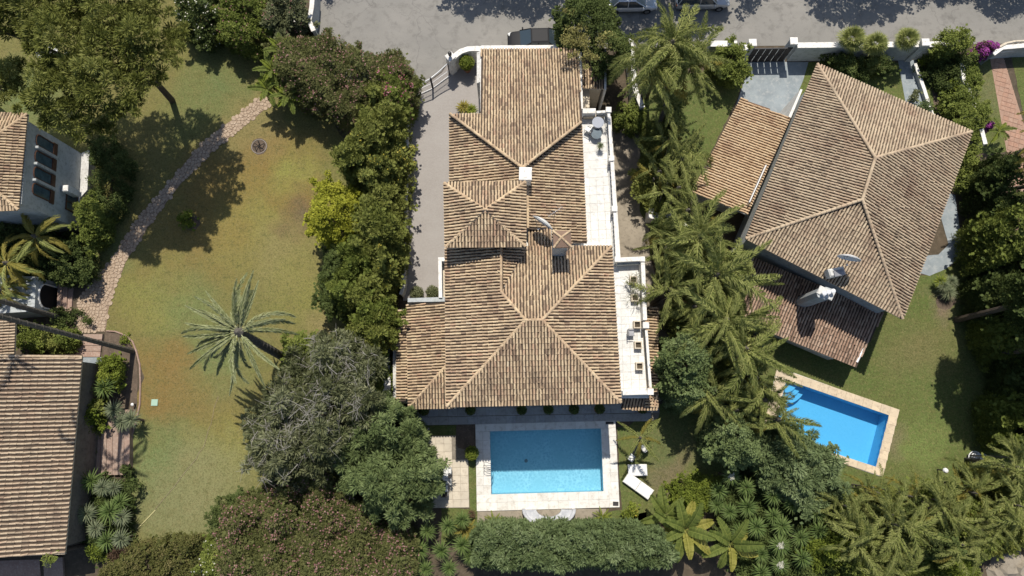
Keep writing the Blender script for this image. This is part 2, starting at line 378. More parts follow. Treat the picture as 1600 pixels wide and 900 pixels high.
# ---------------------------------------------------------------- tiled roofs
rng = np.random.default_rng(11)
class Face:
    def __init__(s, line, z, poly, slope):
        s.A = P(*line[0], z); B = P(*line[1], z); s.z = z; s.slope = slope
        s.U = (B - s.A).normalized(); s.N = Vector((-s.U.y, s.U.x, 0))
        ctr = sum((P(a, b, z) for a, b in poly), Vector((0, 0, 0))) / len(poly)
        if (ctr - s.A).dot(s.N) < 0: s.N = -s.N
        s.v = [s.pt(a, b) for a, b in poly]
    def zat(s, p): return s.z + s.slope * (Vector((p[0], p[1], 0)) - Vector((s.A.x, s.A.y, 0))).dot(s.N)
    def pt(s, a, b):
        z = s.z
        for _ in range(8): p = P(a, b, z); z = s.zat(p)
        return Vector((p.x, p.y, z))
    def at(s, u, n, h=0): return Vector((s.A.x, s.A.y, s.z + s.slope * n + h)) + s.U * u + s.N * n
class Roof:
    """deck slabs + cover tiles + pan strips + ridge tiles of one building"""
    def __init__(s): s.deck = MB(); s.cov = MB(); s.pan = MB(); s.rid = MB(); s.faces = []
    def face(s, line, z, poly, slope=.27, pitch=.215, expo=.37, over=.07, cov=True, pan='pan'):
        f = Face(line, z, poly, slope); s.faces.append(f)
        un = [((p - f.A).dot(f.U), (Vector((p.x, p.y, 0)) - Vector((f.A.x, f.A.y, 0))).dot(f.N)) for p in f.v]
        k = len(un)
        top = [f.at(u, n, -.02) for u, n in un]; bot = [f.at(u, n, -.17) for u, n in un]
        ar = sum(top[i].x * top[(i + 1) % k].y - top[(i + 1) % k].x * top[i].y for i in range(k))
        if ar < 0: top = top[::-1]; bot = bot[::-1]
        s.deck.add(top + bot, [tuple(range(k)), tuple(range(2 * k - 1, k - 1, -1))] + [(k + i, k + (i + 1) % k, (i + 1) % k, i) for i in range(k)])
        umin, umax = min(u for u, n in un), max(u for u, n in un)
        nc = int((umax - umin) / pitch)
        if not cov: return f
        for c in range(nc + 1):
            ct = random.random()
            for kind, uu in (('c', umin + (c + .5) * pitch), ('p', umin + c * pitch)):
                if uu > umax - .03 or uu < umin + .03: continue
                xs = []
                for i in range(k):
                    (u1, n1), (u2, n2) = un[i], un[(i + 1) % k]
                    if (u1 > uu) != (u2 > uu): xs.append(n1 + (uu - u1) / (u2 - u1) * (n2 - n1))
                xs.sort()
                for a, b in zip(xs[::2], xs[1::2]):
                    if b - a < .12: continue
                    if abs(a) < .5: a -= over
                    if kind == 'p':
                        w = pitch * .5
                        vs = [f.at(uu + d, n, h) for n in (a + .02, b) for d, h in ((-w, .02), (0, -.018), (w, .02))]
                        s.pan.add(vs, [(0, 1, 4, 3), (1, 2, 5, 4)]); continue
                    n0 = a + (random.random() * .05 if a > .4 else 0)
                    while n0 < b - .08:
                        n1 = min(n0 + expo * 1.12, b)
                        ju, jr, jh = random.gauss(0, .006), random.gauss(0, .012), random.uniform(0, .014)
                        vs = []
                        for n, r, h in ((n0, .078, .06 + jh), (n1, .066, .040 + jh)):
                            for q in range(5):
                                an = math.pi * q / 4
                                vs.append(f.at(uu + ju + (jr if n == n1 else -jr) + r * math.cos(an), n, h - .02 + r * 1.25 * math.sin(an)))
                        s.cov.add(vs, [(q, q + 1, q + 6, q + 5) for q in range(4)] + [(4, 3, 2, 1, 0)], 0, .42 * ct + .58 * random.random() if random.random() > .06 else .02)
                        n0 += expo
        return f
    def ridge(s, p, q, r=.118, lift=.05, step=.36):
        L = (q - p).length; n = max(1, int(round(L / step))); d = (q - p).normalized(); sd = d.cross(Vector((0, 0, 1))).normalized(); up = sd.cross(d)
        for i in range(n):
            a = p + d * (L * i / n); b = p + d * (L * (i + 1.1) / n); vs = []
            for c, rr, h in ((a, r, lift + .02), (b, r * .85, lift)):
                for k in range(6):
                    an = math.pi * k / 5; vs.append(c + sd * (rr * math.cos(an)) + up * (rr * math.sin(an) + h - .04))
            s.rid.add(vs, [(k, k + 1, k + 7, k + 6) for k in range(5)] + [(5, 4, 3, 2, 1, 0)], 0, .15 + .6 * random.random())
        s.pan.add([p + sd * .13 - up * .05, p - sd * .13 - up * .05, q - sd * .13 - up * .05, q + sd * .13 - up * .05, p + up * .08, q + up * .08], [(0, 4, 5, 3), (1, 2, 5, 4)])
    def build(s, parent, tm='tile', pm='tile_pan', dm='offwhite', name='roof', label=None):
        d = s.deck.build(name, [dm], parent)
        if label: d['label'] = label
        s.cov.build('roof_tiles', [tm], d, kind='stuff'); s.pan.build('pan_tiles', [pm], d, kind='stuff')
        if s.rid.v: s.rid.build('ridge_tiles', [tm], d, kind='stuff')
        return d
def slabs(parent, q, z, nu, nv, th, mat, name='paving_stone', gap=.007, skip=None, fit=None):
    """single stones laid over the four-cornered area q (pixel corners TL TR BR BL), each an object sharing one mesh"""
    TL, TR, BR, BL = (P(a, b, z) for a, b in q)
    du = ((TR - TL).length + (BR - BL).length) / 2 / nu; dv = ((BL - TL).length + (BR - TR).length) / 2 / nv
    me = None; rz = math.atan2((TR - TL).y + (BR - BL).y, (TR - TL).x + (BR - BL).x); off = wloc(parent); n = 0
    for j in range(nv):
        for i in range(nu):
            a, b = (i + .5) / nu, (j + .5) / nv
            if skip and skip(a, b): continue
            c = TL.lerp(TR, a).lerp(BL.lerp(BR, a), b)
            if me is None:
                mb = MB().bbox((0, 0, 0), (du - gap, dv - gap, th), 0, .012)
                me = bpy.data.meshes.new(name); me.from_pydata(mb.v, [], mb.f); me.materials.append(M[mat])
            o = bpy.data.objects.new(name, me); C.objects.link(o); o.parent = parent
            o.location = Vector((c.x, c.y, z - th / 2 + random.uniform(-.003, .003))) - off; o.rotation_euler.z = rz; n += 1
    return n
def poly_at(px, z): return [P(a, b, z).xy for a, b in px]

# ---------------------------------------------------------------- the ground and what lies flat on it
PHOLE = [(764.6, 671.5), (941, 667.5), (944.5, 769), (767, 773.5)]
RHOLE = [(1228.5, 592), (1390.5, 648.5), (1369.5, 731), (1206, 677)]
big = [(-400, -400), (400, -400), (400, 400), (-400, 400)]
gs = MB().sheet(big, 0, [W2(PHOLE), W2(RHOLE)]).build('ground', 'soil'); gs['kind'] = 'structure'
ground('lawn', [(-60, -80), (60, -80), (150, -80), (290, -80), (460, -80), (430, 60), (470, 120), (560, 250), (580, 420), (560, 620), (480, 800), (380, 860), (210, 860), (205, 760), (205, 640), (225, 590), (212, 550), (196, 525), (165, 517), (166, 495), (150, 445), (140, 430), (130, 380), (60, 200), (-60, 170)], .012, 'lawn', rough=.04)
ground('lawn', [(1010, 640), (1120, 600), (1200, 520), (1240, 420), (1420, 430), (1450, 430), (1500, 410), (1520, 330), (1600, 300), (1680, 300), (1680, 760), (1560, 790), (1100, 800), (950, 830), (948, 800), (971, 797), (964, 668), (980, 668)], .012, 'lawn_r', [RHOLE], rough=.05)
ground('lawn', [(1000, 120), (1168, 108), (1150, 158), (1080, 300), (1040, 400), (1000, 330)], .012, 'lawn_r', rough=.05)
ground('lawn', [(1250, 97), (1404, 98), (1452, 170), (1480, 230), (1320, 230), (1225, 200)], .012, 'lawn_r', rough=.04)
ground('lawn', [(1432, 97), (1545, 88), (1592, 230), (1560, 240), (1480, 240), (1460, 175)], .012, 'lawn_r', rough=.05)
ground('lawn', [(1580, 86), (1680, 80), (1680, 240), (1606, 214)], .012, 'lawn_r', rough=.04)
ground('lawn', [(690, 793), (768, 797), (768, 815), (950, 815), (1010, 800), (1010, 850), (690, 850)], .012, 'lawn_r', rough=.03)
ground('lawn', [(732, 720), (743.5, 720), (746, 800), (734, 800)], .014, 'lawn_r')
ground('lawn', [(640, 665), (742, 664), (742, 681), (640, 682)], .014, 'lawn_r')
ground('flower_bed', [(1440, 100), (1500, 110), (1520, 200), (1500, 260), (1470, 210), (1452, 130)], .018, 'mulch', rough=.08)
ground('flower_bed', [(165, 518), (196, 524), (212, 550), (216, 590), (214, 640), (205, 660), (170, 660), (160, 560)], .02, 'mulch', rough=.03)
ground('mulch_ring', blob(405, 229, 13, 13, 18, .06), .018, 'mulch')
ground('mulch_ring', blob(300, 347, 12, 13, 18, .1), .018, 'mulch')
ground('mulch_ring', blob(1478, 470, 17, 14, 16, .15), .018, 'mulch')
ground('side_yard', [(945, 170), (1012, 190), (1015, 400), (1045, 500), (1045, 620), (1005, 640), (940, 640)], .006, 'sand')
ground('sandy_strip', [(746, 795), (947, 795), (947, 818), (746, 818)], .02, 'sand')
road = ground('road', [(483, -220), (1900, -220), (1900, 62), (1480, 70), (1160, 72), (900, 76), (752, 76), (725, 79), (706, 88), (700, 93), (690, 112), (645, 146), (600, 190), (560, 140), (500, 110), (486, 50)], .02, 'road')
# driveway with its own paving
ground('driveway', [(645, 147), (690, 114), (702, 96), (758, 80), (758, 182), (705, 182), (700, 468), (630, 470), (630, 186)], .028, 'paver')
ground('driveway', [(1158, 76), (1226, 76), (1226, 97), (1263, 97), (1255, 125), (1228, 190), (1150, 165), (1168, 110)], .024, 'slate')
ground('house_path', [(1402, 90), (1432, 95), (1455, 175), (1420, 190)], .024, 'slate')
rp = ground('house_path', [(1478, 300), (1492, 305), (1501, 370), (1506, 398), (1478, 420), (1452, 431), (1430, 425), (1440, 400), (1466, 398), (1482, 382), (1470, 340)], .024, 'slate', rough=.02)
# red paved walk of the far garden, single pavers where they show
def in_poly_grid(name, px, z, size, mat, jointmat, parent_label, rz=None, th=.03):
    base = ground(name, px, z, jointmat); poly = [tuple(p) for p in W2(px)]
    c = np.array(poly).mean(0); a = rz if rz is not None else 0
    me = bpy.data.meshes.new('paving_stone'); mb = MB().bbox((0, 0, 0), (size - .02, size - .02, th), 0, .01); me.from_pydata(mb.v, [], mb.f); me.materials.append(M[mat])
    e = np.array([math.cos(a), math.sin(a)]); g = np.array([-e[1], e[0]]); n = 0
    R = int(14 / size)
    for i in range(-R, R):
        for j in range(-R, R):
            q = c + e * (i * size) + g * (j * size)
            if inside(q[None], poly)[0] and edist(q[None], poly)[0] > size * .5:
                o = bpy.data.objects.new('paving_stone', me); C.objects.link(o); o.parent = base
                o.location = (q[0], q[1], z + th * .4 + random.uniform(-.004, .004)); o.rotation_euler.z = a; n += 1
    return base, n
in_poly_grid('garden_walk', [(1546, 88), (1567, 88), (1606, 215), (1612, 360), (1570, 360), (1575, 250)], .02, .42, 'redpath', 'redpath', '', -.32)
# flagstone garden path: irregular stones, 5 to 9 pixels each
pth = [(410, 149), (425, 162), (332, 236), (281, 289), (231, 356), (198, 407), (180, 447), (170, 482), (165, 518), (118, 520), (124, 470), (140, 445), (152, 430), (174, 409), (210, 351), (258, 292), (318, 222)]
gp = ground('garden_path', pth, .022, 'pathbed', rough=.05)
pp = [tuple(p) for p in W2(pth)]; arr = np.array(pp); lo, hi = arr.min(0), arr.max(0)
gx, gy = np.meshgrid(np.arange(lo[0], hi[0], .27), np.arange(lo[1], hi[1], .27)); pts = np.stack([gx.ravel(), gy.ravel()], 1) + rng.uniform(-.12, .12, (gx.size, 2)); pts = pts[inside(pts, pp)]; mb = MB()
for i, p in enumerate(pts):
    # cell of the point, cut by its neighbours
    d = np.linalg.norm(pts - p, axis=1); nb = np.argsort(d)[1:9]; ring = []
    for k in range(9):
        a = 2 * math.pi * k / 9; e = np.array([math.cos(a), math.sin(a)]); r = .24
        for q in nb:
            m_ = (pts[q] - p); L = np.linalg.norm(m_); c = (m_ / L) @ e
            if c > .05: r = min(r, L / 2 / c)
        ring.append(p + e * max(.04, r - .016))
    h = .05 + random.random() * .015
    mb.prism(ring, .02, h)
mb.build('flagstones', 'flag', gp, kind='stuff')

# ---------------------------------------------------------------- main villa
villa = thing('villa', 'big white villa with hipped clay tile roofs between the grey driveway and the palms', 'house', P(820, 400, 0))
R = Roof(); EZ, TZ, NZ, NE_ = 7.3, 9.15, 6.1, 4.9
W_ = R.face([(696, 387), (698, 635)], EZ, [(696, 387), (783, 387), (783, 456), (821, 500), (698, 635)])
N_ = R.face([(955, 385), (824, 386)], EZ, [(955, 385), (824, 386), (783, 456), (821, 500), (847, 500)])
E_ = R.face([(955, 385), (970, 629)], EZ, [(955, 385), (970, 629), (847, 500)])
S_ = R.face([(698, 635), (970, 629)], EZ, [(698, 635), (970, 629), (847, 500), (821, 500)])
sm = R.face([(824, 387), (824, 440)], EZ + .2, [(783, 387), (824, 387), (783, 456)], .27)
a1, a2 = W_.pt(821, 500), E_.pt(847, 500); a1.z = a2.z = (a1.z + a2.z) / 2
R.ridge(Vector(S_.pt(698, 635)), a1); R.ridge(S_.pt(970, 629), a2); R.ridge(N_.pt(955, 385), a2); R.ridge(a1, a2)
R.ridge(W_.pt(783, 456), a1); R.ridge(W_.pt(783, 388), W_.pt(783, 456), .1)
# tower
tw = [(694, 286), (821, 284), (821, 385), (696, 386)]; ap = (758, 328)
for i in range(4):
    f = R.face([tw[i], tw[(i + 1) % 4]], TZ, [tw[i], tw[(i + 1) % 4], ap], .30)
    if i == 0: apx = f.pt(*ap)
for q in tw: R.ridge(P(*q, TZ), apx)
# north wing
fN = R.face([(752, 78), (905, 77)], NE_, [(752, 78), (905, 77), (908, 190), (820, 262), (813, 262), (703, 178), (752, 177)])
fW = R.face([(703, 178), (703, 284)], NZ, [(703, 178), (703, 285), (815, 285), (815, 264)])
fE = R.face([(908, 191), (916, 378)], NZ, [(908, 191), (916, 379), (862, 381), (862, 357), (825, 357), (822, 264)])
fs = R.face([(862, 357), (826, 357)], EZ - .5, [(862, 357), (826, 357), (826, 386), (862, 386)], .3)
tp = fN.pt(816, 262)
R.ridge(fN.pt(703, 178), tp); R.ridge(fN.pt(908, 191), tp); R.ridge(fE.pt(824, 268), fE.pt(825, 356), .1)
# low south-west porch
PZ = 3.8
fp = R.face([(636, 475), (639, 637)], PZ, [(636, 475), (712, 474), (712, 571), (697, 571), (639, 637)], .24)
fq = R.face([(639, 638), (698, 637)], PZ, [(639, 638), (713, 637), (712, 571), (697, 571)], .24)
R.ridge(P(639, 637, PZ), fp.pt(697, 571), .1)
R.face([(621, 484), (620, 626)], PZ - .35, [(621, 484), (637, 483), (637, 624), (620, 626)], .2)
# lean-to beside the east terrace, and the little roof behind the tree
R.face([(1027, 480), (1027, 636)], 2.9, [(1027, 480), (1004, 480), (1008, 636), (1027, 636)], .22)
R.face([(975, 626), (1028, 638)], 2.9, [(972, 640), (1028, 640), (1028, 618), (972, 618)], .2)
R.face([(908, 138), (944, 138)], 3.9, [(944, 138), (944, 74), (909, 74), (909, 138)], .04)
rf = R.build(villa)
MB().box(tuple(P(637, 469, 4.4).xy) + (4.2,), (.1, .1, .1))
# walls: one shell per block
def wall(px, zp, z1, z0=0, m='white', name='wall', parent=None):
    return MB().prism(poly_at(px, zp), z0, z1).build(name, [m], parent if parent is not None else villa)
wall([(706, 396), (946, 394), (958, 618), (708, 622)], EZ, EZ - .12)
wall([(702, 294), (813, 292), (813, 377), (704, 378)], TZ, TZ - .1)
wall([(759, 84), (899, 83), (901, 190), (759, 190)], NE_, NE_ - .1)
wall([(711, 187), (901, 187), (908, 386), (712, 386)], NZ, NZ - .1)
wall([(645, 482), (690, 481), (692, 624), (648, 626)], PZ, PZ - .1)
wall([(911, 74), (941, 74), (941, 134), (911, 134)], 3.9, 3.75, m='cream')
wall([(907, 138), (921, 138), (921, 168), (907, 168)], 3.3, 3.3, m='cream')
# timber-dark caps on the porch ends
MB().prism(poly_at([(637, 466), (697, 464), (697, 471), (637, 472)], 4.35), 3.6, 4.35).build('parapet', ['greywall'], villa)
MB().prism(poly_at([(599, 622), (636, 622), (636, 630), (599, 630)], 2.7), 0, 2.7).build('parapet', ['cream'], villa)
MB().prism(poly_at([(597, 545), (608, 540), (611, 622), (599, 624)], 2.3), 2.24, 2.3).build('awning', ['white'], villa)['label'] = 'white awning at the porch side'
MB().prism(poly_at([(614, 540), (621, 540), (621, 622), (614, 622)], 3.0), 0, 3.0).build('wall', ['offwhite'], villa)
# little balcony on the west side
bz = 3.6
mb = MB(); mb.prism(poly_at([(684.5, 402), (697, 402), (697, 465), (685.5, 465)], bz), bz - .3, bz)
b = mb.build('balcony', ['cream'], villa)
for q in ([(684.5, 402), (690, 402), (691, 465), (685.5, 465)], [(690, 402), (699, 402), (699, 408), (690, 408)]):
    MB().prism(poly_at(q, bz + .9), bz - .3, bz + .9).build('balcony_wall', ['white'], b)
MB().prism(poly_at([(684.5, 402), (700, 402), (700, 465), (685.5, 465)], bz), 0, bz - .32).build('wall', ['white'], villa)
# driveway-side strip wall of the garage
MB().prism(poly_at([(745, 82), (750, 80), (750, 128), (745, 130)], 3.0), 0, 3.0).build('wall', ['offwhite'], villa)
MB().prism(poly_at([(750.2, 79), (753, 79), (753, 174), (750.2, 174)], 5.0), 4.6, 5.0).build('parapet', ['white'], villa)
MB().prism(poly_at([(905, 80), (908.5, 80), (911, 170), (908, 170)], 4.9), 4.5, 4.9).build('parapet', ['white'], villa)
MB().prism(poly_at([(944.2, 76), (947.5, 76), (947.5, 140), (944.2, 140)], 4.1), 0, 4.1).build('parapet', ['white'], villa)
# upper terrace
TF = 3.6
ub = wall([(890, 184), (955, 181), (970, 404), (890, 404)], TF, TF - .08)
lb = wall([(930, 408), (1003, 408), (1014, 622), (932, 622)], TF, TF - .08)
ut = MB().prism(poly_at([(905, 184), (950, 182), (963, 402), (905, 402)], TF), TF - .08, TF - .02).build('terrace', ['joint_l'], villa)
slabs(ut, [(908, 186), (946, 183), (962, 400), (912, 402)], TF + .02, 4, 16, .05, 'terrace')
lt = MB().prism(poly_at([(957, 409), (1003, 409), (1014, 620), (960, 620)], TF), TF - .08, TF - .02).build('terrace', ['joint_l'], villa)
slabs(lt, [(957, 411), (1001, 410), (1013, 618), (962, 620)], TF + .02, 4, 17, .05, 'terrace')
def rail(p, q, z0, z1, wd, mat, name, parent=villa):
    a, b = P(*p, z1), P(*q, z1); c = (a + b) / 2; d = b - a
    return MB().bbox((c.x, c.y, (z0 + z1) / 2), (d.length, wd, z1 - z0), math.atan2(d.y, d.x), .015).build(name, [mat], parent)
def post(p, z0, z1, s, parent=villa, mat='white', name='terrace_post', rz=-.03):
    a = P(*p, z1); mb = MB().box((a.x, a.y, (z0 + z1 - .1) / 2), (s * .82, s * .82, z1 - .1 - z0), rz); mb.bbox((a.x, a.y, z1 - .05), (s, s, .12), rz, .02)
    return mb.build(name, [mat], parent)
RT = 4.55
for a, b in (((951, 172), (955.5, 244)), ((956, 251), (960, 322)), ((960.5, 330), (964.5, 402))):
    rl = rail(a, b, RT - .14, RT, .22, 'white', 'railing')
    A, B = P(*a, RT), P(*b, RT); n = int((B - A).length / .34)
    me = None
    for i in range(n):
        p = A.lerp(B, (i + .5) / n)
        if me is None:
            bo = MB().lathe((0, 0, 0), [(.06, 0), (.05, .1), (.085, .3), (.04, .55), (.055, .75), (.07, .8)], 8); me = bpy.data.meshes.new('baluster'); me.from_pydata(bo.v, [], bo.f); me.materials.append(M['white'])
        o = bpy.data.objects.new('baluster', me); C.objects.link(o); o.parent = rl; o.location = Vector((p.x, p.y, TF)) - wloc(villa)
    kb = rail((a[0] - 5, a[1] + 2), (b[0] - 4.5, b[1] + 2), TF, TF + .16, .14, 'offwhite', 'railing_kerb')
for p in ((951, 171), (955.5, 247), (960.3, 326)): post(p, TF, RT + .12, .44)
post((965, 405), 0, RT + .12, .42)
rail((906, 173), (931, 173), TF, RT, .42, 'white', 'parapet'); rail((932, 175), (946, 174), TF, RT - .1, .2, 'white', 'parapet')
rail((912, 180), (944, 179), TF, TF + .5, .3, 'cream', 'bench_ledge')
rail((893, 382), (956, 383), TF, TF + .1, .25, 'white', 'parapet')
# lower terrace edges
rail((962, 406), (1008, 404), TF, RT, .34, 'white', 'parapet')
rail((964, 411), (1000, 409), TF, TF + .6, .3, 'greywall', 'bench_ledge')
rail((1004.5, 407), (1008, 500), TF, RT, .30, 'white', 'parapet')
rail((1000.5, 412), (1004, 505), TF, TF + .12, .1, 'cream', 'railing_kerb')
rail((1010, 516), (1016.5, 606), RT - .14, RT, .2, 'white', 'railing')
rail((1005.5, 516), (1012, 606), TF, TF + .14, .12, 'cream', 'railing_kerb')
rail((973, 614), (1012, 613), TF, RT, .32, 'white', 'parapet')
post((1009.5, 508), TF, RT + .14, .46); post((1016.5, 612), 0, RT + .12, .46); post((1004, 405), 0, RT + .1, .36)
# windows and doors (seen when one steps aside)
def window(px, z, wd, ht, rz, parent=villa, name='window', m='window'):
    p = P(*px, z); n = Vector((math.cos(rz), math.sin(rz), 0)); f = MB()
    t = Vector((-n.y, n.x, 0))
    for s in (-1, 1): f.box(p + t * (s * (wd / 2 - .04)) + n * .03, (.1, .08, ht), rz)
    for s in (-1, 1): f.box(p + Vector((0, 0, s * (ht / 2 - .04))) + n * .03, (.09, wd - .16, .08), rz)
    f.box(p + n * .03, (.07, .05, ht - .16), rz)
    o = f.build(name, ['wood'], parent); MB().box(p + n * .005, (.03, wd - .1, ht - .1), rz).build('pane', [m], o)
    MB().box(p + n * .08 - Vector((0, 0, ht / 2 + .05)), (.2, wd + .2, .07), rz).build('sill', ['white'], o); return o
for x in (740, 790, 850, 905): window((x, 623.5 - (x - 708) * .016), 5.5, 1.3, 1.5, -math.pi / 2 + .02)
for y in (430, 480, 530, 580): window((948.5 + (y - 394) * .0536, y), 5.6, 1.0, 1.4, .05)
# roof chimneys
cb = P(821, 272, 8.5)
ch = MB().box((cb.x, cb.y, 7.4), (.78, .84, 2.2), -.02).build('chimney', ['white'], villa)
MB().bbox((cb.x, cb.y, 8.56), (.9, .95, .12), -.02, .03).build('chimney_cap', ['white'], ch)
c2 = P(877, 373, 10.3)
ch2 = MB().box((c2.x, c2.y, 8.6), (.92, 1.05, 3.0), -.02).build('chimney', ['greywall'], villa)
cr = Roof(); q4 = [(864, 361), (892, 360), (893, 386), (865, 387)]
for i in range(4):
    f = cr.face([q4[i], q4[(i + 1) % 4]], 10.2, [q4[i], q4[(i + 1) % 4], (877, 371)], .42, cov=False)
    if i == 0: ax = f.pt(877, 371)
for q in q4: cr.ridge(P(*q, 10.2), ax, .085, .03, .3)
cdeck = cr.deck.build('chimney_cap', ['tile_d'], ch2); cr.rid.build('cap_ridge_tiles', ['tile'], ch2, kind='stuff')
# dishes
def dish(name, label, px, z, r, rz, tilt, mat, mast, arms=True, group=None):
    p = P(*px, z); t = thing(name, label, 'satellite dish', (p.x, p.y, z - mast), group)
    MB().tube([(p.x, p.y, z - mast), (p.x, p.y, z)], .035, 8).build('mast', ['metal_g'], t)
    mt = Matrix.Translation(p) @ Matrix.Rotation(rz, 4, 'Z') @ Matrix.Rotation(tilt, 4, 'X')
    vs, fs = [], []; n = 24; rings = 5
    for k in range(rings + 1):
        rr = r * k / rings
        for j in range(n): an = 2 * math.pi * j / n; vs.append(mt @ Vector((rr * math.cos(an), rr * math.sin(an) * .95, .28 * rr * rr / r)))
    for k in range(rings):
        for j in range(n): q = (j + 1) % n; fs.append((k * n + j, k * n + q, (k + 1) * n + q, (k + 1) * n + j))
    m = len(vs); vs += [v - (mt.to_3x3() @ Vector((0, 0, .03))) for v in vs]; fs += [tuple(reversed([i + m for i in f])) for f in fs]
    for j in range(n): q = (j + 1) % n; fs.append((rings * n + q, rings * n + j, m + rings * n + j, m + rings * n + q))
    mb = MB(); mb.add(vs, fs); mb.build('reflector', [mat], t, smooth=True)
    if arms:
        foc = mt @ Vector((0, -r * .1, r * .95)); mb = MB()
        for an in (-1.57, .6, 2.5): mb.tube([mt @ Vector((r * .95 * math.cos(an), r * .9 * math.sin(an), .26 * r)), foc], .016, 5)
        mb.build('feed_arm', ['metal_g'], t); MB().tube([foc, mt @ Vector((0, -r * .1, r * .78))], .05, 8).build('feed_horn', ['plastic_w'], t)
    return t
dish('satellite_dish', 'white satellite dish on the villa roof beside the tiled chimney', (851, 344), 8.7, .85, -.62, math.radians(100), 'plastic_w', 1.3)
def antenna(label, px, z, hgt, mat='metal_g'):
    p = P(*px, z); t = thing('roof_antenna', label, 'antenna', (p.x, p.y, z - hgt)); mb = MB().tube([(p.x, p.y, z - hgt), (p.x, p.y, z)], .025, 6)
    mb.build('mast', [mat], t)
    mb = MB(); mb.tube([(p.x - .5, p.y - .35, z - .1), (p.x + .5, p.y + .35, z - .1)], .018, 5)
    for k in range(6): q = -.45 + k * .18; mb.tube([(p.x + q - .15, p.y + q * .7 + .2, z - .1), (p.x + q + .15, p.y + q * .7 - .2, z - .1)], .01, 4)
    mb.build('antenna_rods', [mat], t)
antenna('thin grey aerial on the shaded face of the tiled chimney', (884, 392), 9.4, 1.8)
antenna('thin grey aerial standing behind the villa roof dish', (868, 330), 9.0, 2.2)

# south terrace of the villa (ground floor, in shade)
st = MB().prism(poly_at([(636, 640), (1029, 634), (1031, 645), (1029, 652), (1024, 656), (1016, 658), (640, 665)], .04), 0, .03).build('pool_terrace', ['joint']); st['kind'] = 'structure'
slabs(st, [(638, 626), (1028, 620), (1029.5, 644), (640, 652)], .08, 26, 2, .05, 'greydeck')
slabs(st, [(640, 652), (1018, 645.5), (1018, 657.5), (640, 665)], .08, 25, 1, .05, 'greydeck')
# patio
pt_ = MB().prism(poly_at([(655, 681), (731, 680), (733.5, 793.5), (692, 794), (655, 780)], .04), 0, .025).build('patio', ['joint']); pt_['kind'] = 'structure'
slabs(pt_, [(656, 682), (730.5, 681), (733, 793), (658, 794)], .075, 6, 9, .05, 'patio', skip=lambda a, b: (a > .74 and b < .3 and a < 2))
ground('flower_bed', [(713, 664), (742.5, 664), (743, 718), (726, 702), (716, 700), (712, 694)], .03, 'mulch')
ss = MB().prism(poly_at([(646, 668), (671, 668), (671, 680), (646, 680)], .02), 0, .03).build('stepping_pad', ['joint']); ss['kind'] = 'structure'
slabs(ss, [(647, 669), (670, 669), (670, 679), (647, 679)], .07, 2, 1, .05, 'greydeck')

# ---------------------------------------------------------------- pools
def water_mat(name, col, rough=.03, bs=.25, sc=2.2):
    m = bpy.data.materials.new(name); m.use_nodes = True; t = m.node_tree; t.nodes.remove(t.nodes['Principled BSDF'])
    tr = t.nodes.new('ShaderNodeBsdfTransparent'); tr.inputs[0].default_value = (*col, 1)
    gl = t.nodes.new('ShaderNodeBsdfGlossy'); gl.inputs['Roughness'].default_value = rough
    fr = t.nodes.new('ShaderNodeFresnel'); fr.inputs[0].default_value = 1.33
    mx = t.nodes.new('ShaderNodeMixShader'); bp = t.nodes.new('ShaderNodeBump'); bp.inputs['Strength'].default_value = bs; bp.inputs['Distance'].default_value = .05
    n = t.nodes.new('ShaderNodeTexNoise'); n.inputs['Scale'].default_value = sc; n.inputs['Detail'].default_value = 4
    t.links.new(geo_pos(t), n.inputs['Vector']); t.links.new(n.outputs[0], bp.inputs['Height'])
    t.links.new(bp.outputs[0], gl.inputs['Normal']); t.links.new(bp.outputs[0], fr.inputs['Normal'])
    t.links.new(fr.outputs[0], mx.inputs[0]); t.links.new(tr.outputs[0], mx.inputs[1]); t.links.new(gl.outputs[0], mx.inputs[2])
    t.links.new(mx.outputs[0], t.nodes['Material Output'].inputs[0]); return m
M['water_a'] = water_mat('pool_water', (.60, .83, .90)); M['water_b'] = water_mat('blue_pool_water', (.55, .84, .93), bs=.1)
def mosaic(name, c1, c2, c3):
    m, t, b = new_mat(name); v = geo_pos(t)
    vo = t.nodes.new('ShaderNodeTexVoronoi'); vo.inputs['Scale'].default_value = 5.5; t.links.new(v, vo.inputs['Vector'])
    col = mixc(t, maprange(t, vo.outputs['Distance'], .1, .7), c1, c2); col = mixc(t, noise(t, v, 1.0, 4), col, c3)
    t.links.new(col, b.inputs['Base Color']); b.inputs['Roughness'].default_value = .5; return m
M['mosaic_a'] = mosaic('turquoise_mosaic_light_mottle', (.31, .49, .60), (.55, .70, .77), (.42, .60, .68)); M['mosaic_b'] = mosaic('bright_blue_pool_paint', (.20, .46, .68), (.24, .50, .72), (.22, .48, .70))  # cell contrast of the turquoise mosaic also paints the light mottling under water
def pool(label, hole, depth, mw, mm, lvl=-.12):
    c = P(sum(a for a, b in hole) / 4, sum(b for a, b in hole) / 4, 0); t = thing('swimming_pool', label, 'swimming pool', c)
    pl = [tuple(p) for p in W2(hole)]; n = 4
    ar = sum(pl[i][0] * pl[(i + 1) % n][1] - pl[(i + 1) % n][0] * pl[i][1] for i in range(n))
    if ar < 0: pl = pl[::-1]
    mb = MB(); vs = [(x, y, -depth) for x, y in pl] + [(x, y, .03) for x, y in pl]
    mb.add(vs, [(0, 1, 2, 3)] + [(n + i, n + (i + 1) % n, (i + 1) % n, i) for i in range(n)])
    mb.build('basin', [mm], t); MB().sheet([(x, y) for x, y in pl], lvl).build('water', [mw], t); return t
mp = pool('large rectangular pool half in the villa shadow with white stone surround', PHOLE, 1.55, 'water_a', 'mosaic_a')
OUT = [(742.6, 663), (961.7, 657), (968.3, 792.7), (745, 799)]
